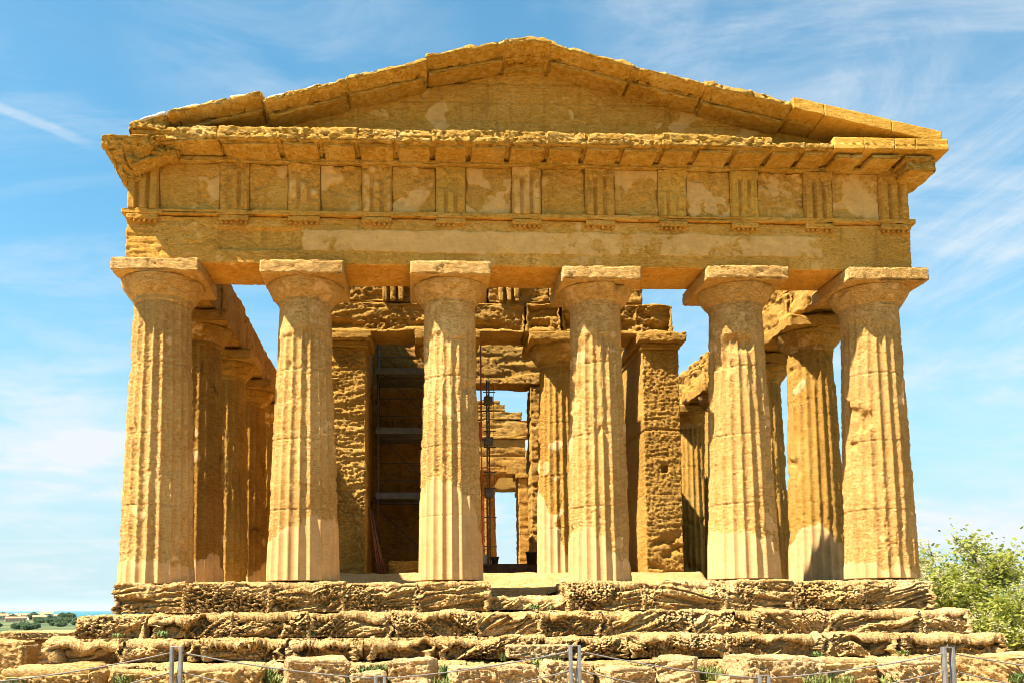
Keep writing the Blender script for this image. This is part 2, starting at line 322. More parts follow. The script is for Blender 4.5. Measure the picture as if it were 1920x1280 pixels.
# ------------------------------------------------------------------ the temple
temple = empty('temple', (0, 0, -1.9), 0, 'ruined ochre stone Doric temple with six fluted front columns and a worn pediment', 'temple')
def T(o):                                            # temple parts are modelled in world metres
    o.parent = temple; o.matrix_parent_inverse = Matrix.Translation((0, 0, 1.9)); return o
def tb(bag, name, mat, smooth=True): return T(bag.build(name, mat, None, smooth))
def sub(o, parent):                                  # sub-part that keeps its world-metre modelling
    o.parent = parent; return o
def shaft_mesh(rb, rt, z0, z1, seed, plaster=None, smooth_top=0.0, rough=1.0, nz=200, seg=8, inc=(0, 0), wob=0.0):
    n = 20*seg; th = np.arange(n)/n*2*math.pi+math.pi/20; z = np.linspace(z0, z1, nz)
    TH, Z = np.meshgrid(th, z, indexing='ij'); t = (Z-z0)/(z1-z0)
    R = rb+(rt-rb)*t+0.014*np.sin(math.pi*t)
    fl = TH*20/(2*math.pi); tt = np.abs(fl-np.floor(fl)-0.5)*2
    arr = tt**2; dep = 0.070*(1-arr)*R/rb
    X = R*np.cos(TH); Y = R*np.sin(TH)
    P = np.stack([X, Y, Z], -1).reshape(-1, 3)+np.array([seed*11.3, seed*4.9, seed*2.1])
    Pz = P*np.array([1, 1, 1.0])
    m = np.zeros(P.shape[0])
    TF, ZF = TH.ravel(), Z.ravel()
    if plaster is not None: m = plaster(TF, ZF, P)
    rg = 1-m
    st = sst(ZF, z1-smooth_top-0.25+0.3*0, z1-smooth_top+0.05+0.25*0)*(1 if smooth_top > 0 else 0)
    if smooth_top > 0: st = sst(ZF+0.22*fbm(P*1.7, 3), z1-smooth_top-0.1, z1-smooth_top+0.1)
    d = dep.ravel()*(1-0.92*st)
    arrn = np.clip(arr.ravel(), 0, 1)**3
    rg = rg*(1-0.8*st)
    zone = .35+.65*sst(fbm(P*.8+19, 2), -.2, .5)
    e = rough*rg*(0.007*fbm(P*2.2, 3)-0.008*zone*sst(perlin(P*np.array([9, 9, 12])), 0.16, 0.5)-0.009*zone*sst(perlin(P*np.array([21, 21, 30])), 0.12, 0.45)-0.006*sst(perlin(P*np.array([40, 40, 55])), 0.1, 0.4)+0.005*fbm(P*26, 2))
    e = e-rough*rg*(0.020*arrn*sst(fbm(P*np.array([5, 5, 9.0])+5, 4), -0.1, 0.8)+0.05*arrn*sst(fbm(P*np.array([1.3, 1.3, 1.0])+15, 4), 0.15, 0.8))
    e = e-rough*rg*0.10*sst(fbm(P*0.9+77, 3), 0.55, 1.0)
    for k, zj in enumerate(np.linspace(z0, z1, 5)[1:-1]+((seed*0.37) % 0.5-0.25)):
        e = e-0.022*np.exp(-((ZF-zj-.01*np.sin(TF*2+seed))/0.013)**2)*(.4+.6*rg)
    rr = R.ravel()-d+e+0.010*m
    V = np.stack([rr*np.cos(TF)+inc[0]*t.ravel(), rr*np.sin(TF)+inc[1]*t.ravel(), ZF], 1)
    Q = gridq(n, nz, True)
    # caps
    b0 = len(V); V = np.concatenate([V, [[0, 0, z0], [inc[0], inc[1], z1]]]); G = np.arange(n*nz).reshape(n, nz)
    cap = []
    for k in range(0, n, 2): cap += [(b0, G[(k+2) % n, 0], G[(k+1) % n, 0], G[k, 0]), (b0+1, G[k, -1], G[(k+1) % n, -1], G[(k+2) % n, -1])]
    return V, np.concatenate([Q, np.array(cap)]), np.concatenate([np.maximum(m, 0.35*st), [0, 0]])
def echinus_mesh(rt, rmax, zn, zt, seed, rough=1.0, n=96, pat=0.5):
    prof = [(rt-0.02, zn-0.05), (rt+0.002, zn-0.012), (rt+0.012, zn+0.01), (rt+0.004, zn+0.022), (rt+0.022, zn+0.04), (rt+0.016, zn+0.055), (rt+0.05, zn+0.085)]
    for s in np.linspace(0, 1, 16)[1:]:
        prof.append((rt+0.05+(rmax-rt-0.05)*(1-(1-s)**1.55), zn+0.085+(zt-zn-0.085)*s**0.98*0.96))
    prof.append((rmax-0.03, zt)); prof = np.array(prof); k = len(prof)
    TH = np.arange(n)/n*2*math.pi
    R = prof[None, :, 0]+0*TH[:, None]; Z = prof[None, :, 1]+0*TH[:, None]; A = TH[:, None]+0*R
    P = np.stack([R*np.cos(A), R*np.sin(A), Z], -1).reshape(-1, 3)+seed*7.7
    m = sst(fbm(P*1.6, 3), -0.1, 0.5)*pat
    e = rough*(0.018*fbm(P*1.8, 3)-0.035*(1-m)*sst(perlin(P*6), 0.2, 0.6)+0.006*fbm(P*16, 2)-0.16*sst(fbm(P*1.1+9, 2), 0.55, 1.0))
    r = R.ravel()+e
    V = np.stack([r*np.cos(A.ravel()), r*np.sin(A.ravel()), Z.ravel()], 1)
    return V, gridq(n, k, True), m
def make_column(x, y, rb, rt, seed, plaster=None, smooth_top=0, rough=1.0, ab=(-.86, .86, -.86, .86), z0=0.0, nz=330, seg=10, label=None, echr=0.80, abz=(6.27, 6.56), pat=0.5, mat=None, ares=0.035, achip=0.06, arough=0.016):
    mat = mat or M_COL
    V, Q, A = shaft_mesh(rb, rt, z0, 5.86, seed, plaster, smooth_top, rough, nz, seg)
    sh = T(mesh('column', V, Q, mat, None, A)); sh.location = (x, y, 0)
    if label: sh['label'] = label
    V, Q, A = echinus_mesh(rt, echr, 5.83, abz[0]+0.01, seed, rough, 96 if seg > 6 else 48, pat)
    mesh('echinus', V, Q, mat, sh, A)
    Bag().add(rbox((ab[0], ab[2], abz[0]), (ab[1], ab[3], abz[1]), ares, 0.035, weather(seed+.5, arough, 0.018, 9, achip), '')).build('abacus', mat, sh)
    return sh
def pl_low(h, wob, th0=None, seed=0):               # smooth repair up to height h, ragged upper edge
    return lambda th, z, P: 1-sst(z+wob*fbm(P*np.array([2.6, 2.6, 1.2])+seed, 3), h-0.03, h+0.03)
def pl_mix(h, wob, side, amt, seed=0, blot=(0.35, 0.6)):
    # taller on one side of the shaft (side = angle), plus scattered plaster blots
    def f(th, z, P):
        hh = h*(1+amt*np.cos(th-side))
        low = 1-sst(z+wob*fbm(P*np.array([2.2, 2.2, 1.3])+seed, 3), hh-0.16, hh+0.16)
        return np.maximum(low, 0.8*sst(fbm(P*1.5+seed+4, 4), blot[0], blot[1]))
    return f
FR = -math.pi/2
make_column(-7.70, 0, .755, .595, 1, pl_mix(.30, .06, FR-.5, .35, 1, (.7, .95)), .0, 1.05, (-.82, .95, -.90, .86), label='corner column with the heaviest abacus', echr=.86, abz=(6.29, 6.57), z0=-.05)
make_column(-4.69, 0, .755, .545, 2, pl_mix(.95, .18, FR+.9, .35, 2, (.6, .9)), .75, .95, (-.83, .88, -.90, .86), echr=.80, abz=(6.26, 6.55))
make_column(-1.60, 0, .675, .545, 3, pl_mix(1.25, .25, FR-.5, .65, 3, (.55, .85)), .80, 1.0, (-.85, .83, -.90, .86), echr=.80, abz=(6.27, 6.57))
make_column(1.555, 0, .665, .535, 4, pl_mix(.50, .45, FR-1.2, .9, 4, (.42, .7)), .80, 1.1, (-.84, .82, -.90, .86), z0=-.24, echr=.80, abz=(6.20, 6.50), achip=.12)
make_column(4.66, 0, .745, .555, 5, pl_mix(.66, .25, FR-.9, .5, 5, (.5, .8)), .70, .95, (-.90, .85, -.90, .86), echr=.80, abz=(6.25, 6.54), achip=.10)
make_column(7.66, 0, .745, .590, 6, pl_mix(.15, .3, FR-1.4, 1.6, 6, (.55, .85)), .45, 1.05, (-.88, .86, -.90, .86), echr=.82, abz=(6.25, 6.55), achip=.09)
# flanks and rear: a few kinds, copied with their capitals
def cp(o, x, y, rz=0):
    c = copy_tree(o, temple); c.matrix_parent_inverse = Matrix.Translation((0, 0, 1.9)); c.location = (x, y, 0); c.rotation_euler.z = rz; return c
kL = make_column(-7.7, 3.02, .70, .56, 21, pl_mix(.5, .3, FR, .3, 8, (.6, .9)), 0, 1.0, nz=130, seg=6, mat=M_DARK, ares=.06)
kR = make_column(7.7, 3.02, .70, .56, 23, pl_mix(.85, .25, FR-.6, .5, 9, (.5, .8)), 0, 1.35, nz=150, seg=6, mat=M_INNER, ares=.05, achip=.2, arough=.05)
kB = make_column(7.7, 6.22, .69, .55, 25, None, 0, 1.5, nz=130, seg=6, mat=M_INNER, ares=.06, achip=.2, arough=.04)
FL = [3.02+3.2*k for k in range(11)]
for i, y in enumerate(FL[1:]):
    cp(kL if i % 2 else kB, -7.7, y, [0, 1.571, 3.142, 4.712][i % 4])
for i, y in enumerate(FL[2:]):
    cp(kB if i % 2 else kR, 7.7, y, [1.571, 3.142, 0, 4.712][i % 4])
for i, x in enumerate((-4.7, -1.6, 1.6, 4.7)): cp(kL if i % 2 else kB, x, FL[-1], 1.571*i)
# ---- steps
def step_row(name, xs, yf, yb, zb, zt, seed, mat=M_STEP, res=0.0105, a=.05, rnd=.06, amp=1.0, comb=.8, slope=.14, tilt=1.0):
    bag = Bag(); rs = random.Random(seed)
    for i in range(len(xs)-1):
        x0, x1 = xs[i]-.03, xs[i+1]+.03
        dz = rs.uniform(-.03, .012); dy = rs.uniform(-.03, .03)
        ang = tilt*rs.choice((-1, 1, 1))*rs.uniform(.40, .68)
        st = rs.uniform(.45, 1.1)
        d0 = rugged(seed*3.1+i*1.7, a, .085*amp*rs.uniform(.6, 1.2), .10*amp*st, ang, rs.uniform(5, 9), .16, rs.uniform(12, 18), comb)
        H = zt+dz-zb
        def d(P, Nn, d0=d0, sd=seed+i, H=H, z1=zt+dz):      # faces weather back under the harder crest
            u = np.clip((z1-P[:, 2])/H, 0, 1); f = np.clip(-Nn[:, 1], 0, 1)
            return d0(P, Nn)-f*.045*amp*sst(u+.35*fbm(P*np.array([1.4, .5, .5])+sd, 2), .35, .95)
        def back(P, zb=zb, zt=zt+dz, yf=yf+dy, sd=seed+i):
            P = P.copy(); u = np.clip((P[:, 2]-zb)/(zt-zb), 0, 1); k = .6+.4*sst(perlin(P*np.array([.7, .1, .1])+sd), -.3, .3)
            w = fbm(P*np.array([2.4, .2, .2])+sd*3.3, 4); P[:, 1] += slope*k*sst(u, .45+.45*w, 1.02+.25*w)*np.clip(1-(P[:, 1]-yf)/.5, 0, 1); P[:, 2] -= .13*sst(fbm(P*np.array([1.9, .8, .1])+sd*1.9, 4), -.05, .7)*u*np.clip(1-(P[:, 1]-yf)/.45, 0, 1); return P
        bag.add(rbox((x0, yf+dy, zb-.05), (x1, yb, zt+dz), (res, .022, res), rnd, d, '-z+y', back))
    return tb(bag, name, mat)
def split(x0, x1, lo, hi, seed):
    rs = random.Random(seed); x = [x0]
    while x1-x[-1] > hi*1.2: x.append(x[-1]+rs.uniform(lo, hi))
    return x+[x1]
step_row('stylobate', [-8.29, -6.90, -5.25, -3.78, -2.3, -.87], -.95, .85, -.62, -.02, 11, rnd=.035, a=.03, amp=1.2, comb=.1, slope=.14, tilt=.25)
step_row('stylobate', [.74, 2.25, 3.9, 5.35, 6.75, 8.27], -.95, .85, -.62, -.02, 12, rnd=.04, a=.035, amp=1.3, comb=.15, slope=.22, tilt=.35)
step_row('stylobate', [-.87, .74], -.66, .85, -.62, -.31, 13, rnd=.06, a=.05, amp=.6, comb=.2, slope=.12)
step_row('step', split(-8.83, 8.72, 1.2, 1.9, 3), -1.42, -.6, -1.10, -.62, 14, rnd=.035, a=.035, amp=1.5, comb=.9, slope=.17)
step_row('step', split(-9.24, 9.12, 1.3, 2.1, 4), -1.88, -1.05, -1.52, -1.08, 15, rnd=.035, a=.03, amp=1.6, comb=1.2, slope=.17)
step_row('step', split(-9.55, 9.75, 1.5, 2.4, 6), -2.36, -1.5, -2.0, -1.53, 16, rnd=.04, a=.04, amp=1.1, comb=.7, slope=.15)
# ---- floors
def floor_grid(name, x0, x1, y0, y1, zf, res, mat, amp, seed):
    nx = int((x1-x0)/res)+1; ny = int((y1-y0)/res)+1
    X, Y = np.meshgrid(np.linspace(x0, x1, nx), np.linspace(y0, y1, ny), indexing='ij'); P = np.stack([X, Y, 0*X], -1).reshape(-1, 3)
    z = zf(P)+amp*fbm(P*1.7+seed, 4)-0.6*amp*sst(perlin(P*4+seed), .2, .5)
    V = np.stack([P[:, 0], P[:, 1], z], 1); return T(mesh(name, V, gridq(nx, ny), mat, None))
def rise(P):
    notch = np.exp(-((P[:, 0]+.07)/.95)**4)*(.10*(1-sst(P[:, 1], 2.0, 3.4))+.17*(1-sst(P[:, 1], .85, .95)))
    return -.06-notch+.36*sst(P[:, 1], 2.6, 3.6)*(np.abs(P[:, 0]) < 4.9)-0.02*(np.abs(P[:, 0]) > 4.9)
floor_grid('floor', -7.2, 7.2, .6, 36.5, rise, .07, M_STEP, .035, 3)
bag = Bag(); bag.add(rbox((-8.2, .86, -1.9), (8.2, 37, -.14), 1.0, .02)); bag.add(rbox((-9.0, -.55, -1.95), (9.0, 38, -1.0), 1.0, .02)); tb(bag, 'platform_core', M_STEP)
# ---- front architrave
def arch_disp(P, Nn):
    x, z = P[:, 0], P[:, 2]; f = (Nn[:, 1] < -.7)
    wob = .035*fbm(P*np.array([1.5, 1.5, 4])+3, 4)
    band = sst(x+wob*2, -4.73, -4.69)*(1-sst(x+wob*3, 6.38, 6.46))*sst(z+wob*.6, 6.83, 6.86)*(1-sst(z+wob, 7.29, 7.33))*f
    panel = sst(x, -6.44, -6.40)*(1-sst(x, -4.74, -4.70))*sst(z, 6.86, 6.89)*(1-sst(z, 7.30, 7.33))*f
    blot = sst(fbm(P*1.1+40, 4), .25, .6)*.55
    pm = np.clip(band*(.75+.4*fbm(P*.9, 3))+blot*(1-band)*.8, 0, 1)
    rough = 1-.7*pm
    o = .012*fbm(P*1.3, 3)-.014*rough*sst(perlin(P*12), .2, .5)+.004*fbm(P*24, 2)+.012*band-.06*panel
    left = 1-sst(x, -7.3, -6.2)
    o = o-left*.02*sst(perlin(P*np.array([2, 2, 12])), -.1, .4)
    e = np.clip((1-np.abs(Nn).max(1))*4, 0, 1)
    o = o-.05*e*sst(perlin(P*1.7+5), .1, .6)
    for xj in (-4.7, -1.55, 1.6, 4.75): o = o-.012*np.exp(-((x-xj)/.012)**2)
    return o, pm
arch = tb(Bag().add(rbox((-8.33, -.62, 6.56), (8.33, .62, 7.57), (.03, .06, .026), .03, arch_disp)), 'architrave', M_ENT)
# the strip (taenia) and the pegged tablets under each triglyph
TRI = [(-8.30, -7.66), (-6.40, -6.02), (-4.99, -4.33), (-3.45, -2.83), (-1.90, -1.28), (-.29, .32), (1.27, 1.89), (2.84, 3.44), (4.40, 4.99), (6.0, 6.62), (7.65, 8.30)]
def tae_disp(P, Nn):
    x = P[:, 0]; gone = np.maximum((1-sst(x, -6.55, -6.35))*sst(x, -7.6, -7.5), sst(x, 2.75, 3.1)*(1-sst(x, 4.55, 4.75))*.7)
    return .010*fbm(P*2, 3)-.03*sst(perlin(P*5), .1, .5)*.6-.085*gone*np.clip(-Nn[:, 1], 0, 1)
tb(Bag().add(rbox((-8.40, -.71, 7.575), (8.40, .66, 7.68), (.03, .1, .02), .015, tae_disp)), 'taenia', M_ENT)
for i, (a, b) in enumerate(TRI):
    if i == 1: b = a+.6
    bag = Bag(); bag.add(rbox((a, -.695, 7.455), (b, -.60, 7.572), .03, .01, weather(i+60, .006, .012, 8, .03)))
    w = (b-a)/6
    for k in range(6):
        if (i*7+k*3) % 8 == 0: continue
        cx = a+w*(k+.5); bag.add(tube([(cx, -.66, 7.46), (cx, -.66, 7.395)], [.026, .033], 8))
    sub(bag.build('regula', M_ENT), arch)
# ---- frieze
def fr_disp(P, Nn):
    pm = sst(fbm(P*1.2+11, 4), .0, .5)*.8
    return .014*fbm(P*1.5, 3)-.035*(1-pm)*sst(fbm(P*2.5+8, 3), .1, .6)-.015*(1-pm)*sst(perlin(P*11), .15, .5)+.004*fbm(P*24, 2), pm
fri = tb(Bag().add(rbox((-8.25, -.57, 7.66), (8.25, .05, 8.74), (.12, .12, .12), .02, weather(3, .01, 0, 8, .02, 0))), 'frieze', M_ENT)
edges = []
for i in range(len(TRI)-1):
    a = TRI[i][1] if i != 1 else -5.80
    edges.append((a, TRI[i+1][0]))
for i, (a, b) in enumerate(edges):
    def pd(P, Nn, i=i):
        o, pm = fr_disp(P, Nn); x = (P[:, 0]-a)/(b-a)
        if i in (3, 4, 7): pm = np.maximum(pm, .9*sst(fbm(P*1.4+i*5, 4)+(.25 if i == 4 else .05)-(P[:, 2]-7.9)*.4, .15, .3))
        if i in (8, 9): pm = pm*.5+.35
        if i == 2: o = o-.03*sst(fbm(P*3+2, 3), .0, .4)
        return o, pm
    sub(Bag().add(rbox((a+.012, -.632, 7.684), (b-.012, -.5, 8.70), .026, .012, pd, '+y')).build('metope', M_ENT), fri)
def triglyph(i, a, b):
    w = b-a; z0, z1 = 7.684, 8.70
    n = int(w/.010); xs = np.linspace(0, 1, n)
    off = i*3.7
    zs = np.concatenate([np.linspace(z0, 8.52, 40), np.linspace(8.53, 8.56, 3), np.linspace(8.58, z1, 8)])
    X, Z = np.meshgrid(xs, zs, indexing='ij')
    g = np.zeros_like(X)
    for c, hw in ((1/3., .085), (2/3., .085), (0., .06), (1., .06)): g = np.maximum(g, np.clip(1-np.abs(X-c)/hw, 0, 1))
    depth = .085*np.minimum(g*1.25, 1)*(1-sst(Z, 8.50, 8.56))
    P = np.stack([a+X*w, 0*X-.7, Z], -1).reshape(-1, 3)
    ero = {1: .85, 2: .9, 3: .85, 4: .85, 5: .35, 6: .75, 7: .88, 8: .7, 9: .15, 10: .08}.get(i, .1)
    em = sst(fbm(P*1.4+off, 3), .55-1.25*ero, .95-1.1*ero)
    e = -em*(.035+.03*fbm(P*5, 2))-.02*sst(perlin(P*10), .1, .5)*(.3+em)-.008*fbm(P*3, 2)
    y = -.715+depth.ravel()*(1-.75*em)-e
    if i in (3,): y = y+.03*sst(perlin(P*7), -.1, .4)*em
    V = np.stack([P[:, 0], y, P[:, 2]], 1)
    pm = (1-em)*(.5 if i in (2, 3, 5) else .15 if i not in (4, 7, 8) else 0)
    Q = gridq(len(xs), len(zs))
    # sides back into the wall
    m = len(V); nb = V.copy(); nb[:, 1] = -.52
    G = np.arange(len(xs)*len(zs)).reshape(len(xs), len(zs)); ring = list(G[:, 0])+list(G[-1, 1:])+list(G[-2::-1, -1])+list(G[0, -2:0:-1])
    Vb = nb[ring]; k = len(ring); q = [(ring[(j+1) % k], ring[j], m+j, m+(j+1) % k) for j in range(k)]
    mat = M_NEW if i in (4, 7, 8) else M_ENT
    sub(mesh('triglyph', np.concatenate([V, Vb]), np.concatenate([Q, np.array(q)]), mat, None, np.concatenate([pm, pm[ring]])), fri)
for i, (a, b) in enumerate(TRI): triglyph(i, a, b if i != 1 else -5.80)
# ---- cornice: separate projecting blocks over sloping mutules
cor = tb(Bag().add(rbox((-8.2, -.76, 8.70), (8.36, .05, 8.80), (.05, .1, .03), .02, weather(8, .014, .02, 6, .06))), 'cornice', M_CORN)
gaps = [-6.28, -5.08, -4.27, -3.52, -2.73, -1.97, -1.23, -.42, .37, 1.15, 1.93, 2.76, 3.49, 4.28, 5.05, 5.72, 6.35]
def slope_soffit(P):                                  # the underside rises outwards a little
    t = np.clip((-P[:, 1]-.7)/.65, 0, 1); P = P.copy(); P[:, 2] += .035*t*(P[:, 2] < 8.95); return P
for i in range(len(gaps)-1):
    a, b = gaps[i], gaps[i+1]
    low = .17 if 4.9 < (a+b)/2 < 6.3 else 0
    d = weather(80+i, .022, .05, 10, .11, .012, None, 2.4)
    sub(Bag().add(rbox((a-.022, -1.36+(.012*math.sin(i*2.1)), 8.825), (b+.022, -.05, 9.125-low+.014*math.sin(i*1.3)), (.028, .045, .025), .03, d, '+y', slope_soffit)).build('cornice_block', M_CORN), cor)
    def ms(P):
        P = P.copy(); P[:, 2] += .055*np.clip((-P[:, 1]-.7)/.6, 0, 1); return P
    sub(Bag().add(rbox((a+.055, -1.25, 8.745), (b-.055, -.70, 8.83), .035, .012, weather(110+i, .012, .02, 7, .07), '', ms)).build('mutule', M_CORN), cor)
new_ = [6.355, 7.0, 7.65, 8.10, 8.80]
for i in range(4):
    sub(Bag().add(rbox((new_[i]+.003, -1.36, 8.835), (new_[i+1]-.003, -.05, 9.125), (.04, .06, .04), .014, weather(140+i, .005, .006, 12, .015), '', slope_soffit)).build('cornice_block', M_NEW), cor)
for a, b in ((6.45, 7.03), (7.2, 7.8), (7.92, 8.5)):
    sub(Bag().add(rbox((a, -1.25, 8.70), (b, -.70, 8.79), .04, .012, weather(150+a, .014, .02, 7, .08), '', slope_soffit)).build('mutule', M_CORN), cor)
# return of the cornice along the right flank, ragged below
sub(Bag().add(rbox((8.0, -1.2, 8.50), (8.66, .9, 8.86), .05, .05, rugged(70, .05, .05, .03, .2, 6, .18))).build('cornice_block', M_CORN), cor)
# broken left end
def lean(P):
    P = P.copy(); P[:, 2] += .03; t = np.clip((-6.3-P[:, 0])/1.9, 0, 1); P[:, 1] += .35*t*t; return P
sub(Bag().add(rbox((-7.9, -1.33, 8.80), (-6.29, .4, 9.13), (.03, .05, .028), .06, rugged(71, .05, .05, .04, -.2, 5, .14), '', lean)).build('cornice_block', M_CORN), cor)
sub(Bag().add(rbox((-8.22, -1.0, 8.62), (-7.6, .6, 9.16), .04, .12, rugged(72, .09, .06, .05, -.7, 5, .2))).build('cornice_block', M_CORN), cor)
def broken(P):                                        # rows of the outline from the bottom up: left, right, front
    zz = [8.20, 8.32, 8.55, 8.78, 8.95]; xl = [-8.36, -8.42, -8.52, -8.66, -8.64]; xr = [-7.98, -7.90, -7.80, -7.6, -7.35]; yf = [-.72, -.80, -1.0, -1.24, -1.30]
    P = P.copy(); z = 8.20+P[:, 2]*.75; t = P[:, 0]; l, r_2, f = (np.interp(z, zz, q_) for q_ in (xl, xr, yf))
    return np.stack([l+t*(r_2-l), f+P[:, 1]*(.7-f), z+.06*t*(1-P[:, 2])], 1)
V, Q, A = rbox((0, 0, 0), (1, 1, 1), (.04, .03, .035), .05, None, '', broken)
e = .05*fbm(V*2.4+5, 3)-.05*sst(perlin(V*11), .1, .3)-.03*sst(perlin(V*23+3), .1, .35)
V = V+np.stack([.6*e, -e, .5*e*0], 1)
sub(Bag().add((V, Q, A)).build('cornice_block', M_CORN), cor)
def wedge(P):
    P = P.copy(); P[:, 2] += .30*np.clip((P[:, 0]+8.0), 0, 1.2)*(P[:, 2] < 8.75); return P
sub(Bag().add(rbox((-8.15, -1.12, 8.42), (-7.15, -.4, 8.92), .028, .08, rugged(76, .10, .10, .07, -.6, 6, .25, 10), '', wedge)).build('cornice_block', M_CORN), cor)
sub(Bag().add(rbox((-6.0, -.98, 9.10), (6.9, -.4, 9.215), (.03, .05, .03), .02, weather(77, .025, .04, 7, .08))).build('ledge', M_CORN), cor)
# ---- pediment
RX = [(-8.1, 9.1), (0, 10.90), (8.3, 9.08)]
nx, nv = 520, 70
X = np.linspace(-8.0, 8.2, nx); top = 10.98-.216*np.abs(X); XX = np.repeat(X[:, None], nv, 1); V01 = np.linspace(0, 1, nv)[None]
ZZ = 8.95+(np.maximum(top, 9.0)-8.95)[:, None]*V01
P = np.stack([XX, 0*XX-.5, ZZ], -1).reshape(-1, 3)
d = .012*fbm(P*1.2, 3)-.02*sst(fbm(P*2+70, 4), .35, .7)-.010*sst(perlin(P*14), .2, .5)
pm = sst(fbm(P*1.3+21, 4), .45, .62)*.9
for zc, ox in ((9.42, .0), (9.82, .9), (10.25, .35), (10.68, 1.2)):
    d -= .03*np.exp(-((P[:, 2]-zc-.006*np.sin(P[:, 0]*3))/.013)**2)
    row = (P[:, 2] < zc) & (P[:, 2] > zc-.42)
    xm = np.abs((P[:, 0]+ox+20) % 1.52-.76)
    d -= .03*row*np.exp(-(((P[:, 0]+ox+20) % 1.52-.76)/.013)**2)
V = P.copy(); V[:, 1] -= d
Vb = V.copy(); Vb[:, 1] = -.3
q = gridq(nx, nv); G = np.arange(nx*nv).reshape(nx, nv); m0 = len(V)
ring = list(G[:, 0])+list(G[-1, 1:])+list(G[-2::-1, -1])+list(G[0, -2:0:-1]); k = len(ring)
qb = gridq(nx, nv)[:, ::-1]+m0; qr = np.array([(ring[(j+1) % k], ring[j], m0+ring[j], m0+ring[(j+1) % k]) for j in range(k)])
tym = T(mesh('tympanum', np.concatenate([V, Vb]), np.concatenate([q, qb, qr]), M_ENT, None, np.concatenate([pm, pm])))
RAKE = [(-7.28, -5.46, 9.46, 9.93, 9.25, 9.69, 0), (-5.38, -3.74, 9.80, 10.23, 9.57, 10.05, 0), (-3.73, -2.12, 10.24, 10.68, 10.05, 10.45, 0), (-2.09, -.48, 10.79, 11.13, 10.58, 10.92, 0),
        (.50, 2.15, 11.11, 10.67, 10.90, 10.47, 0), (2.17, 3.68, 10.65, 10.29, 10.47, 10.10, 0), (3.73, 5.48, 10.32, 9.94, 10.06, 9.64, 0), (5.53, 6.18, 9.98, 9.84, 9.74, 9.60, 1), (6.185, 7.6, 9.84, 9.53, 9.58, 9.27, 1), (7.605, 8.67, 9.525, 9.29, 9.265, 9.04, 1)]
rake0 = None
rakes = []
for i, (x0, x1, t0, t1, b0, b1, new) in enumerate(RAKE):
    h = ((t0-b0)+(t1-b1))/2; sl = ((t1-t0)+(b1-b0))/2/(x1-x0)
    def sh(P, x0=x0, b0=b0, sl=sl, h=h, new=new):
        P = P.copy(); P[:, 2] += (0 if new else 1)*(.055*fbm(P*np.array([2.6, .8, .2])+i*3, 3)-.01)*np.clip((P[:, 2]-.5*h)/(.5*h), 0, 1); under = np.clip((P[:, 1]+1.36)/.8, 0, 1); P[:, 1] += (0 if new else .55)*np.clip((.48*h-P[:, 2])/(.48*h), 0, 1)*np.clip((-P[:, 1]-.5)/.8, 0, 1)+(0 if new else .035)*np.clip((P[:, 2]-.5*h)/(.5*h), 0, 1)*np.clip((-P[:, 1]-.9)/.4, 0, 1); P[:, 2] += b0+sl*(P[:, 0]-x0)-(P[:, 2] < .12)*.02*under; return P
    d = weather(170+i, .005, .006, 12, .012) if new else weather(170+i, .035, .075, 12, .13, .018, None, 3.0)
    o = tb(Bag().add(rbox((x0-(0 if new else .03), -1.36, 0), (x1+(0 if new else .03), -.28, h), (.03, .05, .028), .016 if new else .04, d, '', sh)), 'raking_cornice', M_NEW if new else M_CORN); rakes.append(o)
    # bed moulding below
    def sh2(P, x0=x0, b0=b0, sl=sl):
        P = P.copy(); P[:, 2] += b0+sl*(P[:, 0]-x0); return P
    if i < 8: sub(Bag().add(rbox((x0+.02, -.98, -.05), (x1-.02, -.45, .03), (.04, .06, .03), .015, weather(190+i, .014, .03, 6, .05), '', sh2)).build('bed_moulding', M_CORN), o)
def apex(P):
    P = P.copy(); P[:, 1] += .55*np.clip((11.09-P[:, 2])/.12, 0, 1)*np.clip((-P[:, 1]-.5)/.8, 0, 1); P[:, 2] -= .16*np.abs(P[:, 0]); return P
o = tb(Bag().add(rbox((-.49, -1.37, 10.97), (.51, -.28, 11.20), .028, .04, weather(180, .025, .04, 9, .13, .012, None, 2.2), '', apex)), 'raking_cornice', M_CORN)
sub(Bag().add(rbox((-.43, -.98, 10.90), (.45, -.45, 10.99), .04, .015, weather(181, .012, .02, 6, .05), '', apex)).build('bed_moulding', M_CORN), o)
o = tb(Bag().add(rbox((-8.15, -1.22, 9.05), (-7.32, .5, 9.42), .032, .10, rugged(75, .05, .05, .04, -.4, 5, .2), '', lambda P: np.stack([P[:, 0], P[:, 1], P[:, 2]+.30*(P[:, 0]+7.75)*(P[:, 2] > 9.2)], 1))), 'raking_cornice', M_CORN)
# white protective capping, sheet by sheet, on the slope
for x0, x1, z0, z1 in ((-7.25, -6.3, 9.52, 9.77), (-6.1, -5.5, 9.83, 9.93), (-5.35, -4.3, 9.83, 10.13), (-4.2, -3.8, 10.15, 10.25), (-3.6, -2.7, 10.30, 10.55), (-2.5, -2.12, 10.6, 10.70), (-7.9, -7.4, 9.30, 9.50), (2.3, 2.6, 10.64, 10.57), (3.0, 3.5, 10.48, 10.36)):
    P0 = rbox((x0, -1.22, -.02), (x1, -.3, .03), (.04, .2, .03), .012, weather(x0, .02, 0, 8, .05, .01, None, 3), '', lambda P, x0=x0, x1=x1, z0=z0, z1=z1: np.stack([P[:, 0], P[:, 1], P[:, 2]+z0+(z1-z0)*(P[:, 0]-x0)/(x1-x0)-.035+.02*np.sin(P[:, 0]*7)], 1))
    tb(Bag().add(P0), 'capping', M_WHITE)
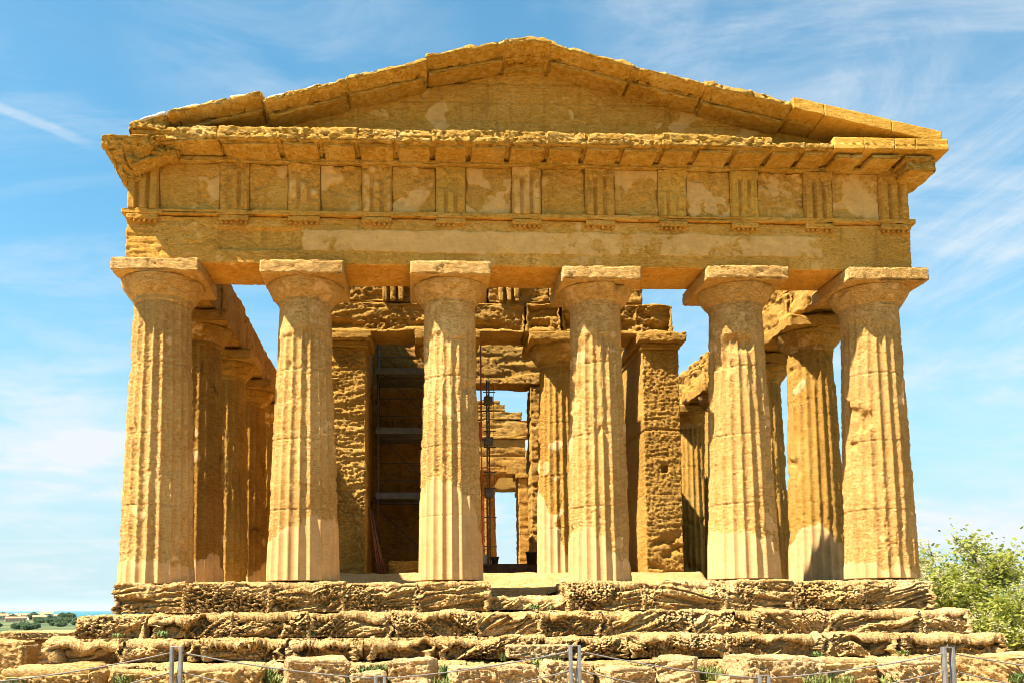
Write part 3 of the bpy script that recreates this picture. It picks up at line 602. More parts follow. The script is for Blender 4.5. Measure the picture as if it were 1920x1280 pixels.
# ---- pronaos
for s, x0, x1 in ((-1, -4.60, -3.62), (1, 3.64, 4.62)):
    rough_face = s < 0
    dd = rugged(30, .03, .06, .035, .08, 7, .10, 12) if rough_face else rugged(31, .018, .022, .02, .05, 12, .06, 8)
    bag = Bag(); bag.add(rbox((x0, 4.0, .2), (x1, 5.28 if s < 0 else 8.0, 6.22), (.028, .12, .028), .03, dd, '+y'))
    if s > 0:
        def ad(P, Nn):
            o = rugged(31, .015, .014, .012, .05, 12, .05, 14)(P, Nn); z = P[:, 2]; f = np.clip(-Nn[:, 1], 0, 1)
            o = o-.05*np.exp(-((z-4.05-.02*np.sin(P[:, 0]*5))/.025)**2)-.01*np.exp(-((z-2.35)/.015)**2)
            o = o-f*.18*np.exp(-((P[:, 0]-4.18)/.085)**8)*np.exp(-((z-3.02)/.10)**8)
            o = o-f*.12*(1-sst(z+.15*fbm(P*2, 2), 1.0, 1.5))*sst(perlin(P*np.array([1.5, 1, 4.0])+2), -.1, .35)
            return o
        bag = Bag().add(rbox((x0, 4.0, .2), (x1, 5.28 if s < 0 else 8.0, 6.22), (.026, .12, .026), .03, ad, '+y'))
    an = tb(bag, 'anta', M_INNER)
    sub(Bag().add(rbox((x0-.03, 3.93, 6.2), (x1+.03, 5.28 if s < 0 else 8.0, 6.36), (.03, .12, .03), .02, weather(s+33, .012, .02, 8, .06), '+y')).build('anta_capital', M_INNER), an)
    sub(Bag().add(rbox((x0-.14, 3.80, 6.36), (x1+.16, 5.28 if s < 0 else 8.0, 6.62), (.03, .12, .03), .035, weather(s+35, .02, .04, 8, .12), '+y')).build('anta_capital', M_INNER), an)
    sub(Bag().add(rbox((x0-.25, 3.75, -.05), (x1+.2, 5.2, .27), .04, .06, rugged(s+37, .04, .03, .02, .2, 6, .12))).build('anta_base', M_STEP), an)
for x, sd in ((-1.5, 41), (1.5, 42)):
    def pp(th, z, P, sd=sd):
        return np.maximum(1-sst(z+.35*fbm(P*1.3, 3)+.8*np.sin(th*2+sd), 1.6, 1.75), .9*sst(fbm(P*1.4+sd, 3), .25, .4)*(z < 4.2))
    c = make_column(x, 4.62, .64, .52, sd, pp, 0, 1.6, (-.86, .86, -.86, .86), z0=.28, nz=260, seg=9, mat=M_INNER, echr=.78, abz=(6.36, 6.62), ares=.035, achip=.2, arough=.035)
    sub(Bag().add(rbox((-.75, -.75, -.02), (.78, .8, .30), .04, .07, rugged(sd+3, .05, .03, .02, .2, 6, .12))).build('column_base', M_STEP), c)
bag = Bag()
for i, (a, b, yy) in enumerate(((-4.62, -1.52, 4.0), (-1.50, .55, 4.02), (.56, 1.5, 3.98), (1.52, 3.0, 4.06), (3.02, 4.52, 4.0))):
    def sd_(P, Nn, i=i):
        o = rugged(50+i, .05, .07, .05, .12, 4, .12, 7)(P, Nn); z = P[:, 2]; f = np.clip(-Nn[:, 1], 0, 1)
        o = o-f*.14*(1-sst(z+.12*fbm(P*1.6, 3), 6.85, 7.05))*sst(perlin(P*np.array([1.1, 1, .4])+i), -.4, .1)-f*.05*(1-sst(z, 7.28, 7.34)); return o
    bag.add(rbox((a, yy-.02, 6.63), (b, 5.2, 7.42), .03, .04, sd_))
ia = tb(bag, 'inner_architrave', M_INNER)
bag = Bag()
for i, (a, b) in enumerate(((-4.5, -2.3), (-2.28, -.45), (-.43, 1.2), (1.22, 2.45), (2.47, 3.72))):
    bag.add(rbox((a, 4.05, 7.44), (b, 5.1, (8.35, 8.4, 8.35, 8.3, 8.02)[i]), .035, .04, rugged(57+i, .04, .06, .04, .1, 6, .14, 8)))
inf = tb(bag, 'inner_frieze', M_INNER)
for i, x in enumerate((-3.2, -.15, 2.0)):
    bag = Bag()
    for k in range(3): bag.add(rbox((x+.21*k, 3.92, 7.45), (x+.21*k+.13, 4.12, 8.30), .03, .03, weather(64+i*3+k, .02, .03, 8, .05)))
    sub(bag.build('triglyph', M_INNER), inf)
# ---- cella walls
def wall_disp(seed, bed=1.0, amp=1.0):
    def d(P, Nn):
        z = P[:, 2]; o = amp*(.025*fbm(P*1.2+seed, 3)-.04*bed*sst(perlin(P*np.array([1.2, 1.2, 7])+seed), .0, .5)-.03*sst(perlin(P*9+seed), .15, .5)+.01*fbm(P*15, 2))
        zj = (z-.3) % .52; o = o-.02*np.exp(-((zj-.26)/.012)**2); return o
    return d
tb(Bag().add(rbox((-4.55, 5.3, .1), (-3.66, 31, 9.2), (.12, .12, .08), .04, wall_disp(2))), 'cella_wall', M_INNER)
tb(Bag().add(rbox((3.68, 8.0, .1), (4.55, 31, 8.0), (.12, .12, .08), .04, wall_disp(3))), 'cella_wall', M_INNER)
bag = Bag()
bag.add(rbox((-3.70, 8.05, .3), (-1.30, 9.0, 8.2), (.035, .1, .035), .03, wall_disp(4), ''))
dw = tb(bag, 'door_wall', M_DARK)  # same stone as its neighbours, the bay's shade is put into its colour
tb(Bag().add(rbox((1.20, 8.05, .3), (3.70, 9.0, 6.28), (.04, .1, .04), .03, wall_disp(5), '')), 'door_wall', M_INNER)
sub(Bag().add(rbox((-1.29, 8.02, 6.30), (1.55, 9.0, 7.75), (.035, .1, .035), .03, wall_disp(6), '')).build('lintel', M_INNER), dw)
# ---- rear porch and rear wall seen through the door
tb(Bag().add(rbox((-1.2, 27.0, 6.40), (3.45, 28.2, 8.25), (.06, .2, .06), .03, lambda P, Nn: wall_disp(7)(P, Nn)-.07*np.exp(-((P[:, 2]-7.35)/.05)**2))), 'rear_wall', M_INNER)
bag = Bag(); bag.add(rbox((-1.2, 26.9, 8.26), (3.5, 28.2, 8.42), .06, .03, weather(71, .02, .03, 6, .06)))
for x1, z0, z1 in ((3.9, 8.43, 9.3), (3.3, 9.31, 9.75), (2.4, 9.76, 10.15), (2.1, 10.16, 10.35)):
    bag.add(rbox((-3.5, 27.05, z0), (x1, 28.1, z1), (.07, .2, .06), .05, wall_disp(8+x1)))
tb(bag, 'rear_gable', M_INNER)
c = cp(kL, 1.25, 27.4); c.rotation_euler.z = 2
tb(Bag().add(rbox((3.05, 27, .2), (3.6, 28.4, 6.2), .08, .03, wall_disp(12))), 'anta', M_INNER)
tb(Bag().add(rbox((2.9, 26.9, 6.2), (3.65, 28.4, 6.42), .06, .03, weather(74, .01, .02, 6, .05))), 'anta_capital', M_INNER)
tb(Bag().add(rbox((-8.2, FL[-1]-.6, 6.58), (8.2, FL[-1]+.6, 8.7), .2, .04, weather(75, .03, .03, 4, .06))), 'rear_entablature', M_INNER)
# ---- flank entablatures
for s, nm in ((-1, 60), (1, 90)):
    bag = Bag(); y = .66
    i = 0
    while y < FL[-1]-1.2:
        y1 = min(y+3.19 if i else 2.35+.66, FL[-1]-.62)
        fine = .05 if y < 12 else .12
        if s < 0:
            bag.add(rbox((-8.25, y+.01, 6.6), (-7.12, y1-.01, 7.42), fine, .03, rugged(nm+i, .03, .05, .05, .06, 5, .10, 8)))
            bag.add(rbox((-8.2, y+.02, 7.44), (-7.18, y1-.03, 7.86+.1*math.sin(i*1.7)), fine, .04, rugged(nm+i+.5, .04, .06, .05, .1, 5, .18, 8)))
        else:
            bag.add(rbox((7.14, y+.01, 6.62), (8.25, y1-.01, 7.45), fine, .07, rugged(nm+i, .10, .10, .08, .5, 4, .2, 5)))
            bag.add(rbox((7.25, y+.02, 7.46), (8.2, y1-.05, 7.80+.12*math.sin(i*2.3)), fine, .09, rugged(nm+i+.5, .10, .10, .08, .5, 4, .25, 5)))
        y = y1; i += 1
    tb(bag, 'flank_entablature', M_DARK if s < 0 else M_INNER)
# ------------------------------------------------------------------ ground, sea, hills
def terrain(x, y):
    r = np.hypot(x, y-5)
    base = np.interp(r, [0, 13, 18, 30, 60, 400, 1200, 2000, 2300, 2800, 4000], [-1.98, -2.0, -2.4, -4.6, -6.5, -12.2, -16.5, -18.8, -40, -104, -112])
    return base+.12*np.exp(-((y+2.9)/.9)**4)*(np.abs(x) < 11)
ang = np.linspace(0, 2*math.pi, 361)[:-1]
rad = np.concatenate([[.5], np.linspace(2, 24, 60), np.geomspace(25, 4000, 70)])
A, Rr = np.meshgrid(ang, rad, indexing='ij'); gx = Rr*np.sin(A); gy = 5+Rr*np.cos(A)
P = np.stack([gx, gy, 0*gx], -1).reshape(-1, 3); z = terrain(P[:, 0], P[:, 1]); rr = np.hypot(P[:, 0], P[:, 1]-5)
z = z+np.where(rr < 40, .05*fbm(P*.8, 4), 0)+np.where(rr > 40, np.minimum(rr*.0016, 3.0)*fbm(P/np.maximum(rr, 1)[:, None]*9, 3), 0)*(rr < 2100)
q = gridq(len(ang), len(rad), True)
gm = stone('ground', (0.36, 0.21, 0.065), (0.48, 0.29, 0.09), (0.56, 0.37, 0.14), crust=0.5, crust_col=(0.085, 0.095, 0.028), bump=1.0)
nt = gm.node_tree; b = nt.nodes['Principled BSDF']
g = N_(nt, 'ShaderNodeNewGeometry'); ln = N_(nt, 'ShaderNodeVectorMath', operation='LENGTH'); L_(nt, g.outputs['Position'], ln.inputs[0])
far = smooth_(nt, ln.outputs['Value'], 16, 40)
fn = N_(nt, 'ShaderNodeTexNoise', ins={'Scale': .012, 'Detail': 9, 'Roughness': 0.65}); L_(nt, g.outputs['Position'], fn.inputs['Vector'])
fc = mix_(nt, smooth_(nt, fn.outputs[0], .40, .62), (0.045, 0.075, 0.035), (0.125, 0.14, 0.06))
old = b.inputs['Base Color'].links[0].from_socket
L_(nt, mix_(nt, far, old, fc), b.inputs['Base Color'])
ground = mesh('ground', np.stack([P[:, 0], P[:, 1], z], 1), q, gm)
tag(ground, 'dry sandy ground sloping away to green fields', None, None, 'structure')
sm = bpy.data.materials.new('sea'); sm.use_nodes = True; b = sm.node_tree.nodes['Principled BSDF']
b.inputs['Base Color'].default_value = (0.003, 0.12, 0.155, 1); b.inputs['Roughness'].default_value = 0.6; b.inputs['Specular IOR Level'].default_value = 0.15
n = 120; aa = np.linspace(0, 2*math.pi, n+1)[:-1]; rs = np.array([1500, 6000, 20000, 70000.])
A, Rr = np.meshgrid(aa, rs, indexing='ij'); V = np.stack([Rr*np.sin(A), Rr*np.cos(A), -102+0*A], -1).reshape(-1, 3)
tag(mesh('sea', V, gridq(n, 4, True), sm), 'turquoise sea out to the horizon', None, None, 'structure')
# far hills to the right
hm = plain('hill_scrub', (0.085, 0.115, 0.065), 0.95, 0, 0.45, 0.004)
na, nr = 140, 24; aa = np.radians(np.linspace(24, 80, na)); rs = np.linspace(3200, 7500, nr)
A, Rr = np.meshgrid(aa, rs, indexing='ij'); P = np.stack([Rr*np.sin(A), Rr*np.cos(A), 0*A], -1).reshape(-1, 3)
t = (P[:, 0]*0+np.repeat((aa-aa[0])/(aa[-1]-aa[0]), nr)); rn = np.tile((rs-rs[0])/(rs[-1]-rs[0]), na)
hz = -110+(330*sst(rn, 0, .62)*(1-.3*sst(rn, .65, 1)))*sst(t, 0, .22)*(1+.22*fbm(P/900, 4))
tag(mesh('hills', np.stack([P[:, 0], P[:, 1], hz], 1), gridq(na, nr)[:, ::-1], hm), 'hazy blue green hills on the right horizon', None, None, 'structure')
def ground_z(x, y): return float(terrain(np.array([x]), np.array([y]))[0])
# ------------------------------------------------------------------ loose blocks in front
def boulder(name, cx, cy, zt, w, d, h, rz, seed, label, mat=None, rnd=.09, cat='boulder', ang=.4, chip=.12, tilt=0, group=None, pitf=7, a=.05):
    dd = rugged(seed, a*1.2, .045, .035, ang, 7, chip*1.3, pitf+3)
    V, Q, A = rbox((-w/2, -d/2, 0), (w/2, d/2, h), .017, rnd*.75, dd)
    o = mesh(name, V, Q, mat or M_ROCK, None, A); o.location = (cx, cy, zt-h); o.rotation_euler = (0, tilt, rz); return tag(o, label, cat, group)
FR_ = 'loose stone blocks along the foot of the steps'
BL = [(-4.05, -3.05, -1.48, 1.05, .95, .55, .06, 'pale block with a dark shaded right side below the second column', 1),
      (-2.38, -3.05, -1.50, .74, .8, .55, -.05, 'squat honeycombed block just behind the short barrier post on the left', 2),
      (-1.05, -3.35, -1.60, 1.45, .7, .5, .08, 'long low pitted block left of the middle barrier post', 3),
      (.22, -3.1, -1.57, .86, .7, .45, -.04, 'flat topped pale block behind the middle barrier post', 4),
      (1.20, -3.3, -1.66, .9, .6, .45, .2, 'low sloping block just right of the middle barrier post', 5),
      (2.16, -3.05, -1.50, .70, .75, .6, -.25, 'upright smooth tan block between the middle post and the right short post', 6),
      (3.86, -3.0, -1.52, 1.5, .9, .55, .10, 'broad cream block behind the short barrier post on the right', 7),
      (5.15, -2.85, -1.58, 1.1, .7, .5, -.06, 'rough orange block left of the right tall barrier post', 8),
      (6.25, -3.0, -1.60, 1.0, .8, .5, .12, 'pitted grey block in front of the right tall post', 9),
      (7.6, -2.75, -1.52, 1.3, .7, .55, -.08, 'brown lumpy block near the right edge of the photo', 10),
      (8.75, -2.7, -1.50, .95, .7, .6, .1, 'rightmost rough block beside the end of the lowest step', 11),
      (-5.55, -3.0, -1.62, 1.3, .8, .5, .12, 'low rounded block right of the left tall barrier post', 12),
      (-6.9, -2.9, -1.66, 1.1, .6, .5, -.1, 'fissured orange block left of the left tall barrier post', 13),
      (-8.35, -3.0, -1.58, 1.7, .9, .5, .05, 'long rounded boulder under the rope at lower left', 14),
      (-3.15, -3.25, -1.72, .62, .5, .4, .1, 'small flat stone among the weeds between two pale blocks', 15),
      (3.0, -3.45, -1.80, .5, .4, .35, .3, 'small half buried stone in the weeds left of the cream block', 16)]
for cx, cy, zt, w, d, h, rz, lab, sd in BL:
    boulder('stone_block', cx, cy-.28, zt+.09, w, d, h+.06, rz+[.0, .12, -.15, .07][sd % 4], 200+sd*1.3, lab, M_STEP if sd in (8, 10, 12, 13, 14) else M_ROCK, .10 if sd != 14 else .2, 'stone block', [.4, -.5, .1][sd % 3], .14, [0, .05, -.04][sd % 3])
boulder('stone_slab', -.16, -2.62, -1.23, 1.12, .42, .23, .02, 240, 'long squared slab lying on the lowest step behind the middle barrier post', M_ROCK, .035, 'stone slab', .05, .05, 0, None, 9, .015)
boulder('stone_block', -10.25, -1.1, -1.14, 1.1, .9, .75, .1, 250, 'dark orange split boulder at the far left edge of the photo', M_STEP, .13, 'boulder', -.9, .2)
boulder('stone_slab', -10.1, .3, -1.00, 1.45, .7, .17, .0, 251, 'thin brown slab resting behind the split boulder at far left', M_STEP, .04, 'stone slab', .1, .06, 0, None, 9, .02)
boulder('stone_block', -10.0, .5, -1.18, 1.2, .6, .9, .0, 252, 'pale masonry block under the thin slab at far left', M_ROCK, .06, 'stone block', .1, .06)
# ------------------------------------------------------------------ weeds
M_LEAF = [plain('weed_green', (0.075, 0.12, 0.022), 0.7, 0, 0.35, 30), plain('weed_yellow_green', (0.13, 0.16, 0.035), 0.7, 0, 0.35, 30)]
def weed(cx, cy, z, r, h, nb, seed, label, leafy=True):
    if cy > -2.2: r *= .8; h *= .7; nb = int(nb*.6)
    rs = random.Random(seed); V = []; Q = []
    for k in range(nb):
        a = rs.uniform(0, 6.283); rr = r*math.sqrt(rs.random())*.8; bx, by = rr*math.cos(a), rr*math.sin(a)
        a2 = rs.uniform(0, 6.283); hh = h*rs.uniform(.45, 1.0); lean = rs.uniform(.15, .7)*hh; w = rs.uniform(.008, .018) if not leafy else rs.uniform(.014, .032)
        px, py = -math.sin(a2)*w, math.cos(a2)*w; n0 = len(V)
        for i, t in enumerate((0, .5, 1)):
            x = bx+math.cos(a2)*lean*t*t; y = by+math.sin(a2)*lean*t*t; zz = hh*(t-.35*t*t*(lean/hh)); f = (.6, 1.0, .08)[i]
            V += [(x+px*f, y+py*f, zz), (x-px*f, y-py*f, zz+.004)]
        Q += [(n0, n0+1, n0+3, n0+2), (n0+2, n0+3, n0+5, n0+4)]
    o = mesh('weed', V, Q, M_LEAF[seed % 2], None, None, False); o.location = (cx, cy, z); return tag(o, label, 'weed')
for i, (x, y, z, r, h, n, lab) in enumerate([
        (.02, -1.02, -.60, .16, .20, 70, 'bright weed on the step below the notch in the top step'),
        (.35, -1.0, -.60, .10, .12, 40, 'small yellowish weed right of the bright weed below the notch'),
        (-4.3, -1.30, -1.06, .10, .22, 50, 'spiky weed on the step below the second column'),
        (-7.95, -1.55, -1.08, .15, .14, 60, 'yellow green weed on the left end of the second step down'),
        (-7.15, -1.45, -1.07, .16, .20, 60, 'dark weed growing in a joint below the corner column at left'),
        (.17, -1.97, -1.50, .07, .30, 30, 'tall thin weed above the long squared slab'),
        (5.3, -1.95, -1.52, .16, .17, 60, 'dark weed at the foot of the third step below the fifth column'),
        (6.95, -1.98, -1.50, .20, .16, 80, 'low dark weed behind the right tall barrier post'),
        (-4.95, -2.75, -1.85, .22, .34, 110, 'grassy tuft left of the pale block below the second column'),
        (-4.75, -3.2, -1.92, .30, .30, 160, 'broad green clump in front of the grassy tuft at left'),
        (-3.05, -2.72, -1.80, .36, .30, 190, 'long green clump between the two pale blocks left of the middle'),
        (-2.9, -3.35, -1.92, .34, .24, 170, 'low leafy clump in front of the small flat stone'),
        (-1.75, -2.85, -1.85, .18, .36, 110, 'upright clump right of the honeycombed block'),
        (-.05, -2.95, -1.62, .36, .22, 150, 'dark clump in the shade under the long squared slab'),
        (-.75, -2.45, -1.52, .07, .2, 30, 'thin sprig left of the long squared slab'),
        (1.55, -2.85, -1.82, .30, .30, 170, 'green clump left of the upright tan block'),
        (.72, -3.45, -1.86, .12, .34, 60, 'narrow clump at the foot of the middle barrier post'),
        (2.95, -2.9, -1.86, .45, .30, 240, 'wide grassy clump right of the upright tan block'),
        (4.75, -3.3, -1.88, .24, .24, 110, 'bright clump right of the cream block'),
        (5.9, -3.5, -1.92, .30, .22, 110, 'low clump left of the right tall barrier post'),
        (-9.75, -.9, -1.7, .35, .16, 140, 'pale grass beside the split boulder at far left'),
        (-6.2, -3.35, -1.85, .12, .18, 60, 'small weed just right of the left tall barrier post')]):
    weed(x, y, z, r, h, n, i+300, lab, i not in (2, 5, 8, 14, 17, 20))
# rubble and dry tufts between the blocks
rd = random.Random(77); protos = []
for k in range(5):
    w, d, h = rd.uniform(.12, .26), rd.uniform(.10, .2), rd.uniform(.08, .15)
    protos.append(mesh('rubble_stone', *rbox((-w/2, -d/2, 0), (w/2, d/2, h), .018, .04, rugged(270+k, .03, .02, .015, .4, 9, .06, 14))[:2], M_ROCK if k % 2 else M_STEP))
for k in range(46):
    o = protos[k] if k < 5 else protos[k % 5].copy()
    if k >= 5: COL.objects.link(o)
    x, y = rd.uniform(-9.3, 9.3), rd.uniform(-3.9, -2.75); o.location = (x, y, ground_z(x, y)-.03); o.rotation_euler.z = rd.uniform(0, 6.28)
    tag(o, 'small loose stone lying in the weeds between the foreground blocks', 'stone', 'small loose stones at the foot of the steps')
M_LEAF.append(plain('dry_straw', (0.34, 0.27, 0.11), 0.8, 0, 0.3, 30))
for k in range(26):
    x, y = rd.uniform(-9.2, 9.2), rd.uniform(-3.9, -2.7)
    o = weed(x, y, ground_z(x, y), rd.uniform(.16, .36), rd.uniform(.16, .36), rd.randint(90, 180), 500+k, None, False); o.data.materials.clear(); o.data.materials.append(M_LEAF[(1, 0, 1, 2)[k % 4]])
    tag(o, 'wild grass tuft rooted in the soil between the foreground blocks', 'grass tuft', 'grass tufts between the foreground blocks')
# ------------------------------------------------------------------ rope barrier
def bar(lo, hi, r=.003): return rbox(lo, hi, 10, r)
def post(cx, y, zt, h, label, brace=0):
    o = empty('barrier_post', (cx, y, zt-h), 0, label, 'barrier post', 'steel posts of the rope barrier')
    for s in (-1, 1): Bag().add(bar((s*.047-.016, -.035, 0), (s*.047+.016, .035, h-.012))).build('upright', M_STEEL, o)
    Bag().add(bar((-.063, -.035, h-.0118), (.063, .035, h))).build('cap', M_STEEL, o)
    Bag().add(bar((-.12, -.12, -.03), (.12, .12, -.001))).build('base_plate', M_STEEL, o)
    if brace: Bag().add(tube([(-.03, 0, .35), (.04*brace, .0, h-.05)], .009, 6)).build('brace', M_STEEL, o)
    return o
POSTS = [(-4.845, -9, -.945, 1.15, 'tall double bar post left of the long low pitted block'), (-2.715, -9, -1.27, .8, 'short post between the left and middle tall posts'),
         (-.635, -9, -.965, 1.15, 'middle tall post in front of the long squared slab'), (1.41, -9, -1.30, .8, 'short post right of the middle tall post'), (3.465, -9, -1.015, 1.15, 'tall post nearest the tree')]
for i, p in enumerate(POSTS): post(*p, brace=(1 if i in (0, 2, 4) else 0))
def rope(a, b, sag, label):
    pts = []
    for k in range(25):
        t = k/24; p = Vector(a).lerp(Vector(b), t); p.z -= sag*4*t*(1-t); pts.append(p)
    return tag(Bag().add(tube(pts, .0075, 7)).build('barrier_rope', M_ROPE), label, 'rope', 'grey ropes of the barrier')
UP = [(-6.9, -1.31), (-4.845, -1.01), (-2.715, -1.30), (-.635, -1.03), (1.41, -1.335), (3.465, -1.085), (5.6, -1.36)]
LO = [(-6.9, -1.62), (-4.845, -1.215), (-2.715, -1.60), (-.635, -1.235), (1.41, -1.60), (3.465, -1.275), (5.6, -1.65)]
where = ['left of the left tall post', 'from the left tall post to the left short post', 'from the left short post to the middle tall post', 'from the middle tall post to the right short post', 'from the right short post to the right tall post', 'right of the right tall post']
for nm, LL in (('upper', UP), ('lower', LO)):
    for i in range(6):
        a, b_ = LL[i], LL[i+1]
        rope((a[0]+.05, -9, a[1]), (b_[0]-.05, -9, b_[1]), .035, f'{nm} grey rope running {where[i]}')
# ------------------------------------------------------------------ scaffold, hoist and tools in the porch
sc = empty('scaffold', (-2.5, 6.6, .3), 0, 'dark pipe scaffold with three grey decks behind the left bay of the porch', 'scaffold')
def lb(bag, name, mat, parent):
    o = bag.build(name, mat); o.parent = parent; o.matrix_parent_inverse = Matrix.Translation(-parent.location); return o
for x in (-3.42, -1.55):
    for y in (6.4, 7.3): lb(Bag().add(tube([(x, y, .32), (x, y, 7.0)], .03, 8)), 'upright', M_PIPE, sc)
for z in (2.55, 4.42, 6.15):
    bag = Bag()
    for k in range(5): bag.add(bar((-3.48, 6.35+.33*k, z), (-1.5, 6.35+.33*k+.31, z+.05), .006))
    lb(bag, 'deck', M_ALU, sc)
    bag = Bag(); bag.add(bar((-3.48, 6.30, z-.03), (-1.5, 6.335, z+.15), .004)); lb(bag, 'toe_board', M_ALU, sc)
    bag = Bag(); bag.add(tube([(-3.45, 6.4, z-.14), (-1.5, 6.4, z-.14)], .024, 6)); lb(bag, 'ledger', M_PIPE, sc)
    for hz_ in (.5, 1.0):
        lb(Bag().add(tube([(-3.45, 6.4, z+hz_), (-1.5, 6.4, z+hz_)], .016, 6)), 'guard_rail', M_ALU if z > 6 else M_PIPE, sc)
for z in (.5, 2.6, 4.5): lb(Bag().add(tube([(-3.42, 6.4, z+1.75), (-1.55, 6.4, z)], .014, 6)), 'brace', M_PIPE, sc)
ho = empty('mast_hoist', (-.45, 5.6, .3), 0, 'red and dark lattice hoist mast standing in the porch doorway', 'hoist')
for x, y, m in ((-.52, 5.5, M_RED), (-.36, 5.5, M_PIPE), (-.28, 5.75, M_PIPE)):
    lb(Bag().add(tube([(x, y, .3), (x, y, 7.0 if m is M_RED else 5.75)], .022, 8)), 'mast_tube', m, ho)
bag = Bag()
for k in range(14):
    z = .6+.38*k
    if z > 5.7: break
    bag.add(tube([(-.36, 5.5, z), (-.28, 5.75, z+.02)], .011, 5)); bag.add(tube([(-.36, 5.5, z), (-.28, 5.75, z+.36)], .009, 5)); bag.add(tube([(-.52, 5.5, z), (-.36, 5.5, z+.05)], .009, 5))
lb(bag, 'lattice', M_PIPE, ho)
bag = Bag()
for z in (1.1, 1.9, 2.7, 3.15, 3.85, 4.3, 5.4): bag.add(tube([(-.46, 5.48, z), (-.12, 5.48, z)], .014, 5))
lb(bag, 'tie_bar', M_PIPE, ho)
for z in (2.45, 3.9, 5.05): lb(Bag().add(rbox((-.44, 5.38, z), (-.20, 5.62, z+.22), .2, .015)), 'bracket', M_PIPE, ho)
lb(Bag().add(rbox((-.64, 5.40, 4.05), (-.50, 5.6, 4.55), .2, .02)), 'motor_housing', M_RED, ho)
lb(Bag().add(tube([(-.17, 5.5, .3), (-.17, 5.5, 5.6)], .006, 5)), 'hanging_cable', M_PIPE, ho)
for k, (x0, x1, z1, lab) in enumerate(((-3.33, -3.60, 2.15, 'longest rusty pole of the bundle leaning on the left pier'), (-3.27, -3.56, 1.95, 'second rusty pole of the bundle leaning on the left pier'), (-3.21, -3.53, 2.05, 'third rusty pole from the left in the leaning bundle'), (-3.15, -3.50, 1.8, 'rightmost rusty pole of the leaning bundle'))):
    tag(Bag().add(tube([(x0, 4.8+.05*k, .30), (x1, 5.2, z1)], .025, 8)).build('scaffold_pole', M_RUST), lab, 'pole', 'rusty poles leaning in the porch')
boulder('stone_block', -2.62, 5.2, .68, .88, .5, .42, .03, 260, 'dark squared block on the porch floor beneath the scaffold', M_INNER, .04, 'stone block', .1, .06)
tag(Bag().add(rbox((-.9, 6.2, .25), (1.25, 6.26, .66), (.1, .1, .1), .01)).build('trench_board', M_TIMBER), 'long dark board across the doorway floor', 'board')
def bucket(x, y, z, r, h, lab):
    prof = [(0, 0), (r*.78, 0), (r, h), (r*1.08, h), (r*1.08, h-.03), (r*.98, h-.035), (r*.94, h-.01), (r*.74, .02), (0, .02)]; V = []; n = 20
    for k in range(n):
        a = 6.2832*k/n
        for pr, pz in prof: V.append((pr*math.cos(a), pr*math.sin(a), pz))
    o = mesh('bucket', V, gridq(n, len(prof), True), M_BUCK); o.location = (x, y, z)
    Bag().add(tube([(r*1.05*math.cos(t), -.01, h-.02-.10*math.sin(t)) for t in np.linspace(0, math.pi, 12)], .006, 5)).build('handle', M_PIPE, o)
    return tag(o, lab, 'bucket')
bucket(-.13, 6.0, .66-.01, .11, .2, 'small black bucket beside the hoist mast')
bucket(.90, 6.0, .64, .16, .34, 'larger black bucket against the right column of the porch')
tag(Bag().add(rbox((-.52, 5.85, .62), (-.28, 6.1, .90), .1, .02)).build('plastic_box', M_BOX), 'pale grey box beside the small black bucket', 'box')
# ------------------------------------------------------------------ trees
def leaf_mat(name, a, b_):
    m = bpy.data.materials.new(name); m.use_nodes = True; nt = m.node_tree; b = nt.nodes['Principled BSDF']
    g = N_(nt, 'ShaderNodeNewGeometry'); c = mix_(nt, g.outputs['Random Per Island'], a, b_)
    L_(nt, c, b.inputs['Base Color']); b.inputs['Roughness'].default_value = .6
    t = N_(nt, 'ShaderNodeBsdfTranslucent'); L_(nt, c, t.inputs[0]); mx = N_(nt, 'ShaderNodeMixShader'); mx.inputs[0].default_value = .5
    L_(nt, b.outputs[0], mx.inputs[1]); L_(nt, t.outputs[0], mx.inputs[2]); L_(nt, mx.outputs[0], nt.nodes['Material Output'].inputs[0]); return m
M_CROWN = leaf_mat('acacia_leaf', (0.135, 0.18, 0.018), (0.40, 0.42, 0.07))
M_CROWN2 = leaf_mat('olive_leaf', (0.10, 0.16, 0.025), (0.26, 0.33, 0.07))
M_BLOOM = leaf_mat('cream_blossom', (0.50, 0.46, 0.24), (0.66, 0.62, 0.40))
M_BARK = plain('bark', (0.10, 0.07, 0.045), .9, 0, .35, 20)
def cards(C, size, rs, flat=.5):
    n = len(C); a = rs.normal(size=(n, 3)); a[:, 2] *= flat; a /= np.linalg.norm(a, axis=1)[:, None]
    b_ = rs.normal(size=(n, 3)); b_ -= (b_*a).sum(1)[:, None]*a; b_ /= np.linalg.norm(b_, axis=1)[:, None]
    s = size*rs.uniform(.6, 1.3, n)[:, None]; a = a*s; b_ = b_*s*.45
    V = np.stack([C-a, C-b_, C+a, C+b_], 1).reshape(-1, 3); return V, np.arange(4*n).reshape(n, 4)
